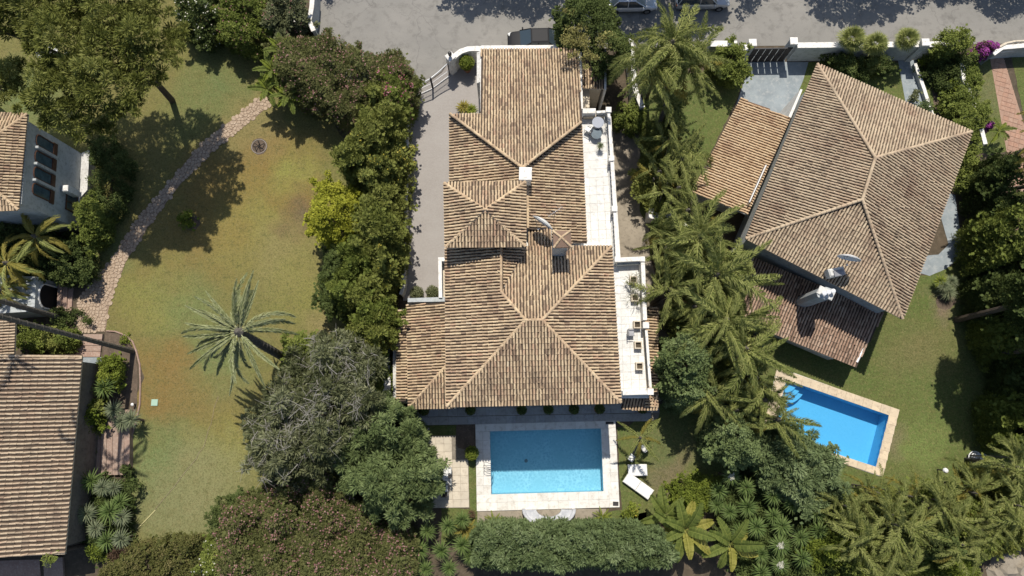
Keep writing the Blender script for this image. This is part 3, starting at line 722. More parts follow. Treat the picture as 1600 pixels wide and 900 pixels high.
IN = [(765.6, 674), (939, 669.5), (943, 768), (767.6, 772.7)]
def L2(a, b, t): return (a[0] + (b[0] - a[0]) * t, a[1] + (b[1] - a[1]) * t)
def surround(t, out, inn, n, mat, z=.1):
    base = MB().sheet(W2(out, z), z - .045, [W2(inn, z)]).build('surround_bed', ['joint_l'], t)
    x0, x1 = inn[0], inn[1]
    def pr(a, b, c):  # point on side line
        return a
    # long top and bottom strips run full width, side strips fill between
    tl, tr, br, bl = out; itl, itr, ibr, ibl = inn
    lT = L2(tl, bl, .09); 
    def cut(o1, o2, i): # point on edge o1-o2 level with i
        t_ = ((i[0] - o1[0]) * (o2[0] - o1[0]) + (i[1] - o1[1]) * (o2[1] - o1[1])) / ((o2[0] - o1[0]) ** 2 + (o2[1] - o1[1]) ** 2)
        return L2(o1, o2, t_)
    a, b = cut(tl, bl, itl), cut(tr, br, itr); c, d = cut(tr, br, ibr), cut(tl, bl, ibl)
    slabs(base, [tl, tr, b, a], z, n[0], n[2], .05, mat)
    slabs(base, [d, c, br, bl], z, n[0], n[3], .05, mat)
    slabs(base, [a, itl, ibl, d], z, n[4], n[1], .05, mat)
    slabs(base, [itr, b, c, ibr], z, n[5], n[1], .05, mat)
    # rim between stones and water
    return base
surround(mp, OUT, IN, (14, 7, 1, 2, 2, 2), 'deck')
for p, s in (((952.5, 661), (.6, .2)), ((962, 787), (.42, .3))):
    q = P(*p, .11); MB().bbox((q.x, q.y, .12), (*s, .05), -.03, .01).build('skimmer_lid', ['dark'], mp)
mb = MB()
for y in (724, 733):
    a, b_ = P(756, y, .1), P(768, y + 1, .1)
    for s in (-.13, .13): mb.tube([(a.x, a.y + s, .1), (a.x + .02, a.y + s * 1.05, .55), (a.x + .25, a.y + s * .8, .8), (b_.x - .05, b_.y + s * .5, .75), (b_.x + .05, b_.y + s * .4, .2), (b_.x + .06, b_.y + s * .4, -.7)], .022, 6)
mb.build('ladder', ['chrome'], mp)
for q_, s_ in (((822, 720), .14),):
    a_ = P(*q_, -1.5); MB().lathe((a_.x, a_.y, -1.549), [(s_, 0), (s_, .02)], 14).build('drain', ['metal_g'], mp)
p2 = pool('bright blue rectangular pool with sand coloured stone edge on the right lawn', RHOLE, 1.5, 'water_b', 'mosaic_b')
ROUT = [(1214.5, 573), (1405.6, 641.5), (1379.5, 745.6), (1190, 682)]
surround(p2, ROUT, [(1229.5, 593), (1389.5, 649), (1369, 729.5), (1207.5, 676)], (14, 6, 1, 1, 1, 1), 'coping')
mb = MB(); cc = P(1229.5, 593, 0)
for k, (r, z) in enumerate(((1.9, -.9), (1.45, -.65), (1.0, -.42))):
    ex = (P(1389, 648, 0) - cc).normalized(); ey = (P(1207, 676, 0) - cc).normalized()
    ring = [cc + ex * .01 + ey * .01] + [cc + (ex * math.cos(a) + ey * math.sin(a)) * r for a in [i * math.pi / 2 / 10 for i in range(11)]]
    mb.prism([p.xy for p in ring], -1.5, z + k * .01)
mb.build('corner_steps', ['mosaic_b'], p2)

# ---------------------------------------------------------------- right-hand villa
rv = thing('villa', 'turned villa with sand brown hip roof on the right, beside the bright blue pool', 'house', P(1330, 300, 0))
R2 = Roof(); Z2 = 6.3; Nc, Ec, Sc, Wc = (1277, 100), (1518, 206), (1410, 498), (1165, 373); p1, p3 = (1368, 246), (1347, 312)
g1 = R2.face([Nc, Ec], Z2, [Nc, Ec, p1], .31, expo=.38); g2 = R2.face([Ec, Sc], Z2, [Ec, Sc, p3, p1], .31, expo=.38)
g3 = R2.face([Sc, Wc], Z2, [Sc, Wc, p3], .31, expo=.38); g4 = R2.face([Wc, Nc], Z2, [Wc, Nc, p1, p3], .31, expo=.38)
t1, t3 = g2.pt(*p1), g2.pt(*p3); t3.z = t1.z = (t1.z + t3.z) / 2
for q, t_ in ((Nc, t1), (Ec, t1), (Sc, t3), (Wc, t3)): R2.ridge(P(*q, Z2), t_)
R2.ridge(t1, t3); R2.build(rv, 'tile_b', 'pan_b')
def inset(poly, d, c=None):
    """pull world polygon towards its centre by d metres"""
    c = sum((Vector(p) for p in poly), Vector((0, 0))) / len(poly); return [Vector(p) + (c - Vector(p)).normalized() * d for p in poly]
MB().prism(inset(W2([Nc, Ec, Sc, Wc], Z2), .85), 0, Z2 - .1).build('wall', ['greywall'], rv)
R3 = Roof(); R3.face([(1082, 300), (1158, 154)], 3.3, [(1158, 154), (1235, 185), (1168, 336), (1082, 300)], .24, expo=.38)
R3.build(rv, 'tile_c', 'pan_c', name='carport_roof', label='light sand tiled lean-to roof over the carport')
MB().prism(inset(W2([(1165, 166), (1226, 188), (1164, 322), (1096, 296)], 3.3), .2), 0, 3.2).build('wall', ['white'], rv)
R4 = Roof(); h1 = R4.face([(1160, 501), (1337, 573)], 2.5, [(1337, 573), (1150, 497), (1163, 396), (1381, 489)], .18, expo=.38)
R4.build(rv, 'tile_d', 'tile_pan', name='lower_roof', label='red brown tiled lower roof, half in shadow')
MB().prism(inset(W2([(1175, 498), (1318, 560), (1352, 485), (1200, 425)], 2.5), .1), 0, 2.4).build('wall', ['white'], rv)
MB().tube([P(1338.5, 566, 2.65), P(1362, 520, 2.75)], .09, 8).build('gutter', ['metal_w'], rv)
# chimney on the eave
c3 = P(1290, 458, 6.6); ang = math.atan2(*(P(*Sc, Z2) - P(*Wc, Z2)).yx)
ch3 = MB().prism([(c3.x + .72 * math.cos(a + ang) * (1.0 if k % 2 else .92), c3.y + .45 * math.sin(a + ang)) for k, a in enumerate([i * math.pi / 4 + .39 for i in range(8)])], 3.0, 6.6).build('chimney', ['greywall'], rv)
MB().bbox((c3.x, c3.y, 6.64), (1.15, .65, .1), ang, .03).build('chimney_cap', ['offwhite'], ch3)
for k in range(3):
    MB().lathe((c3.x - .32 + .32 * k, c3.y - .1 + .08 * k, 6.68), [(.12, 0), (.1, .35), (.16, .4), (.16, .45), (.05, .5)], 10).build('chimney_pot', ['metal_w'], ch3)
c4 = P(1309, 424, 7.4); ch4 = MB().bbox((c4.x, c4.y, 7.0), (1.15, .6, .7), ang + .7, .1).build('chimney', ['offwhite'], rv)
MB().bbox((c4.x + .1, c4.y - .1, 7.38), (.75, .45, .08), ang + .7, .02).build('chimney_cap', ['metal_g'], ch4)
dish('satellite_dish', 'white satellite dish on the right villa roof beside its white chimney', (1328, 399), 8.4, .78, -.28, math.radians(97), 'metal_w', 1.2)
# white balcony rail between the roofs, and white strip wall
a, b = P(1197, 258, 4.9), P(1171, 316, 4.9)
mb = MB(); mb.tube([a, b], .05, 6); mb.tube([a - Vector((0, 0, .9)), b - Vector((0, 0, .9))], .05, 6)
for k in range(15): p = a.lerp(b, k / 14); mb.box((p.x, p.y, p.z - .45), (.05, .05, .9))
bw = MB().prism(poly_at([(1199, 250), (1205, 253), (1176, 320), (1169, 317)], 4.0), 3.2, 4.0).build('balcony', ['white'], rv); mb.build('railing', ['metal_w'], bw)
MB().prism(poly_at([(1251, 139), (1254, 140), (1236, 184), (1232, 182)], 4.4), 0, 4.4).build('parapet', ['white'], rv)
for k in range(3):
    q = L2((1240, 215), (1195, 320), k / 2.); 
for k in range(4):
    q = L2((1200, 414), (1370, 484), (k + .5) / 4); 
for k in range(3):
    q = L2(Ec, Sc, (k + .8) / 3.6); window((q[0] - 18, q[1] - 4), 4.3, 1.2, 1.3, math.atan2(*g2.N.yx) + math.pi, rv)
# ---------------------------------------------------------------- left-hand house
lv = thing('villa', 'white house with arched upstairs windows at the left edge, beside the flagstone path', 'house', P(20, 260, 0))
R5 = Roof(); ZL = 7.4
k1 = R5.face([(43, 178), (29, 328)], ZL, [(43, 178), (29, 328), (-60, 262), (-60, 240)], .3)
k2 = R5.face([(-120, 176), (43, 178)], ZL, [(-200, 174), (43, 178), (-60, 240)], .3)
k3 = R5.face([(29, 328), (-120, 334)], ZL, [(29, 328), (-200, 336), (-60, 262)], .3)
tl_ = k1.pt(-60, 250); R5.ridge(P(43, 178, ZL), tl_); R5.ridge(P(29, 328, ZL), tl_); R5.build(lv)
wl = poly_at([(42, 188), (32, 318), (-200, 322), (-200, 180)], ZL)
MB().prism(wl, 0, ZL - .1).build('wall', ['greywall'], lv)
# upstairs windows on the east wall
A, B = Vector((*wl[0], 0)), Vector((*wl[1], 0)); dr = (B - A).normalized(); nr = Vector((dr.y, -dr.x, 0)); nr = nr if nr.x > 0 else -nr
ra = math.atan2(nr.y, nr.x); wlen = (B - A).length
for k in range(4):
    p = A + dr * (wlen * (.16 + .20 * k)) + Vector((0, 0, 5.3)); wd, ht = .84, 1.7
    f = MB()
    for s in (-1, 1): f.box(p + dr * (s * (wd / 2)) + nr * .04, (.12, .07, ht), ra)
    for i in range(6):
        a0, a1_ = math.pi * i / 6, math.pi * (i + 1) / 6
        q0 = p + Vector((0, 0, ht / 2)) + dr * (math.cos(a0) * wd / 2) + Vector((0, 0, math.sin(a0) * .22)) + nr * .04
        q1 = p + Vector((0, 0, ht / 2)) + dr * (math.cos(a1_) * wd / 2) + Vector((0, 0, math.sin(a1_) * .22)) + nr * .04
        f.tube([q0, q1], .045, 5)
    o = f.build('window', ['wood'], lv)
    MB().box(p + nr * .015 + Vector((0, 0, .08)), (.03, wd - .06, ht + .1), ra).build('pane', ['window'], o)
    MB().box(p + nr * .05 - Vector((0, 0, ht / 2 + .2)), (.1, wd + .2, .45), ra).build('shutter', ['wood'], o)
    if k < 3: MB().bbox(p + nr * .12 + dr * (wlen * .1) , (.26, .2, 2.2), ra, .03).build('wall_pier', ['greywall'], lv)
p = A + dr * (wlen * .72) + Vector((0, 0, 1.9)); o = window((0, 0), 0, 1.4, 1.4, ra, lv); o.location += p - P(0, 0, 0) + nr * .02
p = A + dr * (wlen * .60) + nr * .35 + Vector((0, 0, 2.6)); MB().bbox(p, (.5, .5, 1.5), ra, .06).build('wall_pier', ['white'], lv)
# rough lower buttress wall
q = [A + nr * .02 - dr * .05, A + nr * .65 - dr * .3, A + nr * .65 + dr * (wlen * .5), A + nr * .02 + dr * (wlen * .62)]
MB().prism([x.xy for x in q], 0, 1.0).build('wall', ['offwhite'], lv)
# tall stucco arches base / terrace wing with the arched opening painted black
aw = poly_at([(-40, 428), (56, 432), (53, 486), (-40, 492)], 2.6)
an = thing('porch', 'white flat roofed porch with a dark arched opening under the leaning palms', 'porch', P(20, 450, 0))
MB().prism(aw, 0, 2.55).build('wall', ['greywall'], an)  # white porch coloured grey to stand for the shade on it
a0 = Vector((*aw[1], 0)); b0 = Vector((*aw[2], 0)); d0 = (b0 - a0).normalized(); n0 = Vector((-d0.y, d0.x, 0)); n0 = n0 if n0.x > 0 else -n0; L0 = (b0 - a0).length
ring = []
for i in range(9): t_ = math.pi * i / 8; ring.append((math.cos(t_) * .95, 1.5 + math.sin(t_) * .75))
ring = [(.95, .05)] + ring + [(-.95, .05)]
mid = a0 + d0 * (L0 * .5)
vs = [mid + d0 * x + Vector((0, 0, z)) + n0 * .02 for x, z in ring]; mb = MB(); mb.add(vs, [tuple(range(len(vs)))]); mb.add([v - n0 * .0 for v in vs], [tuple(reversed(range(len(vs))))])
mb.v = [tuple(Vector(v) + (n0 * .01 if i < len(vs) else Vector())) for i, v in enumerate(mb.v)]
mb.build('doorway', ['black'], an)  # flat black sheet on the wall, painted darkness of the opening
pts_ = [mid + d0 * x + Vector((0, 0, z)) + n0 * .06 for x, z in ring]; MB().tube(pts_, .07, 6).build('arch_trim', ['white'], an)
for k in range(3): MB().bbox(mid + n0 * (.4 + .35 * k) + Vector((0, 0, .18 - .055 * k)), (.36, 2.4, .36 - .11 * k), math.atan2(n0.y, n0.x), .02).build('step', ['brick'], an)
# second house, lower left
lh = thing('house', 'long low house with a pale ribbed tile roof in the bottom left corner', 'house', P(40, 720, 0))
R6 = Roof(); R6.face([(128, 557), (101, 866)], 3.7, [(128, 557), (101, 866), (-160, 878), (-140, 552)], .25, pitch=.30, expo=.44)
R6.face([(24, 500), (22, 556)], 3.9, [(24, 500), (22, 554), (-120, 554), (-120, 498)], .25)
R6.ridge(P(10, 557.5, 6.0) * 0 + R6.faces[0].pt(-20, 556), R6.faces[0].pt(128, 557.5), .1)
R6.build(lh, 'tile_b', 'pan_b', dm='cream')
MB().prism(poly_at([(118, 564), (93, 856), (-160, 866), (-140, 560)], 3.7), 0, 3.6).build('wall', ['shade_brownwall'], lh)
c5 = P(134, 586, 1.4); c5o = MB().bbox((c5.x, c5.y, .7), (.5, .9, 1.4), -.05, .05).build('barbecue', ['redpath'], lh)
# paved steps east of it
def strip(name, label, px, z0, z1, mat, cat='steps', n=1, vertical=True, group=None):
    t = thing(name, label, cat, P(px[0][0], px[0][1], 0), group)
    TL, TR, BR, BL = px
    for k in range(n):
        a, b = k / n, (k + 1) / n - .06 / n
        q = [L2(TL, TR, a), L2(TL, TR, b), L2(BL, BR, b), L2(BL, BR, a)] if vertical else [L2(TL, BL, a), L2(TR, BR, a), L2(TR, BR, b), L2(TL, BL, b)]
        z = z0 + (z1 - z0) * (k + 1) / n
        MB().prism(poly_at(q, z), 0, z).build('step', [mat], t)
    return t
strip('garden_steps', 'long pink brick steps between the low house and the dry lawn', [(150, 640), (203, 640), (203, 742), (148, 742)], .1, .5, 'brick', n=6)
strip('garden_steps', 'short pink brick steps below the leaning palm trunk', [(122, 522), (160, 522), (156, 558), (118, 558)], .3, .1, 'brick', n=4, vertical=False)
ground('stone_pad', [(128, 558), (159, 558), (158, 577), (130, 577)], .03, 'slate')
MB().prism(W2([(100, 870), (70, 872), (72, 905), (102, 905)]), 0, .2).build('stone_pad', ['brick'])['kind'] = 'structure'
ground('stone_pad', [(0, 876), (62, 874), (64, 900), (0, 900)], .03, 'brick')
# curved kerb round the palm bed
kb = [(166, 517), (180, 518), (196, 524), (207, 534), (213, 550), (218, 570), (219, 600), (218, 632), (212, 660), (203, 690), (202, 735)]
mb = MB(); kp = [P(a, b, .1) for a, b in kb]
mb.tube([(p.x, p.y, .07) for p in kp], .07, 6); mb.build('bed_kerb', ['brick'])['kind'] = 'structure'
# ---------------------------------------------------------------- foliage
def lm(n, d, m_, l, trans=.22): M[n] = leaf_mat(n, [(0, d), (.5, m_), (1, l)], trans)
lm('leaf_pine', (.085, .098, .02), (.165, .18, .04), (.27, .275, .085)); lm('leaf_dark', (.040, .058, .016), (.08, .108, .03), (.15, .18, .055))
lm('leaf_mid', (.075, .098, .018), (.145, .18, .036), (.26, .29, .07)); lm('leaf_cypress', (.09, .108, .022), (.185, .205, .045), (.33, .335, .10))
lm('leaf_cedar', (.08, .11, .038), (.145, .19, .068), (.23, .28, .12)); lm('leaf_hedge', (.07, .10, .035), (.135, .18, .072), (.24, .29, .14))
lm('leaf_yellow', (.13, .15, .014), (.29, .30, .03), (.44, .43, .06)); lm('leaf_lime', (.07, .10, .015), (.15, .19, .025), (.25, .28, .05))
lm('leaf_olive', (.07, .082, .035), (.14, .152, .07), (.27, .28, .16)); lm('leaf_oleander', (.06, .072, .022), (.12, .135, .042), (.21, .20, .08))
lm('leaf_mixed', (.045, .06, .015), (.11, .115, .03), (.20, .17, .07)); lm('leaf_blossom', (.16, .15, .05), (.26, .24, .08), (.36, .33, .12))
lm('leaf_bronze', (.05, .03, .022), (.09, .055, .035), (.13, .09, .05)); lm('flower_pink', (.30, .06, .12), (.42, .12, .18), (.50, .28, .30)); lm('flower_dusty', (.16, .07, .06), (.27, .13, .12), (.36, .22, .20))
lm('flower_purple', (.16, .02, .15), (.26, .04, .24), (.38, .10, .33)); lm('flower_white', (.5, .5, .38), (.62, .6, .48), (.75, .73, .62)); lm('flower_gold', (.3, .24, .03), (.42, .34, .05), (.5, .42, .1))
lm('frond_green', (.052, .072, .018), (.172, .202, .050), (.40, .405, .15), .3); lm('frond_yellow', (.12, .12, .025), (.22, .20, .045), (.34, .28, .07), .3)
lm('frond_date', (.09, .105, .04), (.19, .215, .085), (.42, .43, .25), .2); lm('frond_dead', (.26, .13, .055), (.40, .21, .10), (.5, .32, .17), .2)
lm('sword_green', (.05, .085, .022), (.095, .145, .038), (.17, .22, .075)); lm('sword_grey', (.09, .115, .06), (.15, .18, .10), (.25, .27, .16)); lm('big_leaf', (.065, .095, .022), (.12, .155, .035), (.21, .24, .06), .35)
lm('big_leaf_y', (.16, .16, .03), (.26, .25, .05), (.36, .33, .09), .35)
SPEC = {  # leaf length, width, puff radius, puff spacing, leaves per puff, mode, vertical jitter
    'broad': (.14, .08, .36, .43, 95, 'random', .28), 'fine': (.13, .07, .34, .42, 85, 'random', .2), 'pine': (.30, .075, .40, .46, 120, 'tuft', .4),
    'cypress': (.20, .06, .26, .32, 60, 'up', .34), 'cedar': (.30, .07, .32, .42, 85, 'spray', .55), 'hedge': (.24, .07, .32, .40, 80, 'spray', .18),
    'oleander': (.20, .05, .34, .42, 85, 'tuft', .22), 'olive': (.17, .05, .42, .56, 75, 'random', .45), 'big': (.32, .16, .5, .6, 60, 'random', .3)}
def leafcloud(c, r, n, L, Wd, mode, ptint, rg):
    k = len(c); idx = np.repeat(np.arange(k), n); N = len(idx)
    d = rg.normal(size=(N, 3)); d[:, 2] = np.abs(d[:, 2]) * 1.0 - .25 * np.linalg.norm(d, axis=1) * (rg.random(N) < .4)
    d /= np.linalg.norm(d, axis=1)[:, None]
    rr = r[idx] * (rg.random(N) ** .45)
    p = c[idx] + d * rr[:, None] * np.array([1, 1, .8])
    rnd = rg.normal(size=(N, 3)) * .6
    if mode == 'random': ld = d * .5 + rnd * 1.0; ld[:, 2] -= .15
    elif mode == 'tuft': ld = d * 1.3 + rnd * .45
    elif mode == 'up': ld = d * .8 + rnd * .45; ld[:, 2] += .55
    else:
        a = rg.random(k) * 6.283; h = np.stack([np.cos(a), np.sin(a), np.zeros(k)], 1)[idx]; ld = d * .9 + h * .5 + rnd * .4; ld[:, 2] -= .1
    ld /= np.linalg.norm(ld, axis=1)[:, None]
    up = d * .7 + rg.normal(size=(N, 3)) * .45; up[:, 2] += .5
    sd = np.cross(ld, up); sd /= np.linalg.norm(sd, axis=1)[:, None] + 1e-9
    l = (L * (.65 + .7 * rg.random(N)))[:, None]; w_ = (Wd * (.7 + .6 * rg.random(N)))[:, None]
    V = np.stack([p, p + ld * l * .45 + sd * w_ * .5, p + ld * l, p + ld * l * .45 - sd * w_ * .5], 1)
    t = ptint[idx] + rg.normal(size=N) * .2
    return V, t
def scatter(poly, sp, rg, shrink=0.):
    a = np.array(poly); lo, hi = a.min(0), a.max(0)
    gx, gy = np.meshgrid(np.arange(lo[0], hi[0] + sp, sp), np.arange(lo[1], hi[1] + sp, sp))
    q = np.stack([gx.ravel(), gy.ravel()], 1) + rg.uniform(-.42, .42, (gx.size, 2)) * sp
    q = q[inside(q, poly)]; 
    if not len(q): return q, np.zeros(0)
    d = edist(q, poly); k = d > shrink; return q[k], d[k]
SEED = [100]
def tree(name, label, cat, px, zt, zb=.3, spec='broad', mat='leaf_mid', edge=1.2, trunk=None, flowers=None, group=None, full=True, cone=False, dens=1., lump=.5, size=1., limbs=5, via=None, zr=None, twigs=0, ground_poly=None, parent=None, gaps=0., trunk_r=None, tm='trunk'):
    SEED[0] += 1; rg = np.random.default_rng(SEED[0])
    L, Wd, r, sp, n, mode, vj = SPEC[spec]; L, Wd, r, sp = L * size, Wd * size, r * size, sp * size
    zr = zr if zr is not None else zb + (zt - zb) * .72
    poly = [tuple(p) for p in (W2(px, zr) if ground_poly is None else ground_poly)]
    ctr = np.array(poly).mean(0)
    if np.ptp(np.array(poly), 0).min() > 2.4 and name != 'hedge': poly = rough_edge(poly, 1.1, .5, SEED[0])
    q, d = scatter(poly, sp, rg, r * .45)
    if len(q) == 0: q = ctr[None]; d = np.array([.3])
    if gaps:
        # airy crown: drop puffs by a coarse random field
        g = np.sin(q[:, 0] * 1.9 + SEED[0]) * np.cos(q[:, 1] * 2.3 + SEED[0] * 2) + rg.normal(size=len(q)) * .6
        k = g > np.quantile(g, gaps); q, d = q[k], d[k]
    R = max(d.max(), .3) if cone else edge
    x = np.clip(d / R, 0, 1); hp = x ** .8 if cone else np.sqrt(1 - (1 - x) ** 2)
    lumpf = (np.sin(q[:, 0] * 2.1 + SEED[0]) + np.sin(q[:, 1] * 1.7 - SEED[0] * .7) + np.sin((q[:, 0] + q[:, 1]) * 1.2 + 1.3 * SEED[0])) / 3
    sd_, _ = scatter(poly, .78 * size, rg); sd_ = sd_ if len(sd_) else ctr[None]
    dn = np.sqrt(((q[:, None, :] - sd_[None]) ** 2).sum(-1)); nn = dn.argmin(1); dn = dn.min(1); hs_ = rg.normal(size=len(sd_))
    cl = .46 * size * (1 - (dn / (.44 * size)) ** 2) + hs_[nn] * .16; cl = np.clip(cl, -.7, .6)
    z = zb + (zt - zb) * (.22 + .78 * hp) - r + lumpf * lump * .8 + rg.normal(size=len(q)) * vj * .55 + cl * min(1., (zt - zb) / 2)
    z = np.maximum(z, zb * .6 + .1)
    if name != 'hedge' and np.ptp(np.array(poly), 0).min() > 1.6:
        # stray sprays beyond the outline
        e = np.where((d < sp * 1.3) & (rg.random(len(q)) < .6))[0]; ov = q[e] - ctr; ov /= np.linalg.norm(ov, axis=1)[:, None] + 1e-6
        an = rg.normal(size=len(e)) * .5; ov = np.column_stack([ov[:, 0] * np.cos(an) - ov[:, 1] * np.sin(an), ov[:, 0] * np.sin(an) + ov[:, 1] * np.cos(an)])
        q2 = q[e] + ov * (.25 + .6 * rg.random(len(e)))[:, None] * size; q = np.vstack([q, q2]); z = np.concatenate([z, z[e] + rg.normal(size=len(e)) * .15]); d = np.concatenate([d, np.full(len(e), 9.)]); pt_n = len(e)
    else: pt_n = 0
    lumpf = np.concatenate([lumpf, np.zeros(pt_n)]); nn = np.concatenate([nn, rg.integers(0, len(hs_), pt_n)])
    c = np.column_stack([q, z]); rad = r * (.65 + .7 * rg.random(len(q))) * np.where(d > 8.9, .6, 1.)
    pt = .42 + rg.normal(size=len(q)) * .12 + lumpf * .12 + hs_[nn] * .17
    if full:
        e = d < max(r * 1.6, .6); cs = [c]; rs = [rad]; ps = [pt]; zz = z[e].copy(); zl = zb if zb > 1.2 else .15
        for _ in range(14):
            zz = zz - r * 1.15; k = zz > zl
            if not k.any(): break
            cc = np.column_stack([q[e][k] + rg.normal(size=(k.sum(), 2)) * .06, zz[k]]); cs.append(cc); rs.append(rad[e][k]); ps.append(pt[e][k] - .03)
        c, rad, pt = np.vstack(cs), np.concatenate(rs), np.concatenate(ps)
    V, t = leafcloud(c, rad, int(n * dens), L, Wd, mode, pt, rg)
    # inner foliage: broader leaves lower in the crown
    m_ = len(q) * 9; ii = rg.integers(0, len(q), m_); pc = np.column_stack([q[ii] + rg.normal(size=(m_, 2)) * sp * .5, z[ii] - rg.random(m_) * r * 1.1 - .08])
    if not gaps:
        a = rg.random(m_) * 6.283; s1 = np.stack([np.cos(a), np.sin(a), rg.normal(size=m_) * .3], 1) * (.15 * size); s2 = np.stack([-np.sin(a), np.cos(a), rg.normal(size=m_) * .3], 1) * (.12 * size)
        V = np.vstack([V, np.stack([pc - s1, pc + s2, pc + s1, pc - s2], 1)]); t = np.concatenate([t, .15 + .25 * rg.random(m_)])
    tb = P(*trunk) if trunk else Vector((ctr[0], ctr[1], 0))
    T = thing(name, label, cat, tb, group)
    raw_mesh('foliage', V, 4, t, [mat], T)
    H_ = zt - zb; tr = trunk_r or (.05 + .022 * zt)
    mb = MB(); top = Vector((ctr[0], ctr[1], zb + H_ * .35)); k1_ = P(*via) if via else tb.lerp(top, .55) + Vector((rg.normal() * .1, rg.normal() * .1, 0))
    mb.tube([tb, k1_, top, top + Vector((0, 0, H_ * .3))], [tr * 1.25, tr, tr * .75, tr * .35], 8)
    for i in range(limbs):
        j = rg.integers(0, len(q)); e_ = Vector((q[j][0], q[j][1], max(z[j] - r * .5, .3))); s_ = k1_.lerp(top, rg.random()); m2 = s_.lerp(e_, .5) + Vector((0, 0, -.1 + .2 * rg.random()))
        mb.tube([s_, m2, e_], [tr * .5, tr * .32, tr * .12], 5)
    mb.build('trunk', [tm], T)
    if flowers:
        fm, frac, fs = flowers; nf = int(len(c) * n * dens * frac); jj = rg.integers(0, len(c), nf)
        cl = rg.normal(size=len(c)) ; wgt = (cl[jj] > -.3) ; jj = jj[wgt]; dd = rg.normal(size=(len(jj), 3)); dd[:, 2] = np.abs(dd[:, 2]) + .3; dd /= np.linalg.norm(dd, axis=1)[:, None]
        pf = c[jj] + dd * rad[jj][:, None] * 1.12; a = rg.random(len(jj)) * 6.283; s1 = np.stack([np.cos(a), np.sin(a), rg.normal(size=len(a)) * .4], 1) * fs; s2 = np.stack([-np.sin(a), np.cos(a), rg.normal(size=len(a)) * .4], 1) * fs
        raw_mesh('flowers', np.stack([pf - s1, pf + s2, pf + s1, pf - s2], 1), 4, rg.random(len(jj)), [fm], T, kind='stuff')
    if twigs:
        mb = MB()
        for i in range(twigs):
            j = rg.integers(0, len(q)); e_ = Vector((q[j][0], q[j][1], z[j] + r * 1.1 + .15)); i2 = Vector((e_.x, e_.y, 0)) - Vector((ctr[0], ctr[1], 0)); an_ = rg.random() * 6.283; s_ = e_ - (i2.normalized() * .5 + Vector((math.cos(an_), math.sin(an_), 0)) * .8) * (.6 + rg.random() * .9) + Vector((0, 0, -.3))
            m2 = s_.lerp(e_, .55) + Vector((rg.normal() * .12, rg.normal() * .12, .1)); mb.tube([s_, m2, e_], [.022, .016, .006], 4, cap=False)
            for _ in range(4):
                b0_ = s_.lerp(e_, .3 + .6 * rg.random()) + Vector((0, 0, .08)); mb.tube([b0_, b0_ + Vector((rg.normal() * .45, rg.normal() * .45, .12))], [.010, .004], 3, cap=False)
        mb.build('bare_twigs', ['twig'], T, kind='stuff')
    return T
def topiary(label, px, r, z=None, mat='leaf_mid', cat='shrub', name='round_shrub', pot=False, group=None, mount=0.):
    """clipped ball"""
    SEED[0] += 1; rg = np.random.default_rng(SEED[0]); z = z or r + .1; p = P(*px, z); T = thing(name, label, cat, (p.x, p.y, mount), group)
    n = int(1500 * r * r) + 300; d = rg.normal(size=(n, 3)); d /= np.linalg.norm(d, axis=1)[:, None]; c = np.array(p) + d * r * (1 - .1 * rg.random(n))[:, None]
    V, t = leafcloud(c, np.full(n, .05), 2, .09, .055, 'random', .5 + rg.normal(size=n) * .1, rg); raw_mesh('foliage', V, 4, t, [mat], T)
    core = MB(); vs = []
    core.lathe((p.x, p.y, z), [(r * .05, -r * .8)] + [(r * .8 * math.sin(a), -r * .8 * math.cos(a)) for a in (.5, 1, 1.6, 2.2, 2.8)], 10)
    core.build('inner_foliage', [mat], T)
    MB().tube([(p.x, p.y, mount), (p.x, p.y, z)], .05, 6).build('stem', ['trunk'], T)
    if pot: MB().lathe((p.x, p.y, mount), [(.22, 0), (.32, .42), (.36, .44), (.36, .5), (.28, .48)], 14).build('pot', ['terracotta'], T)
    return T

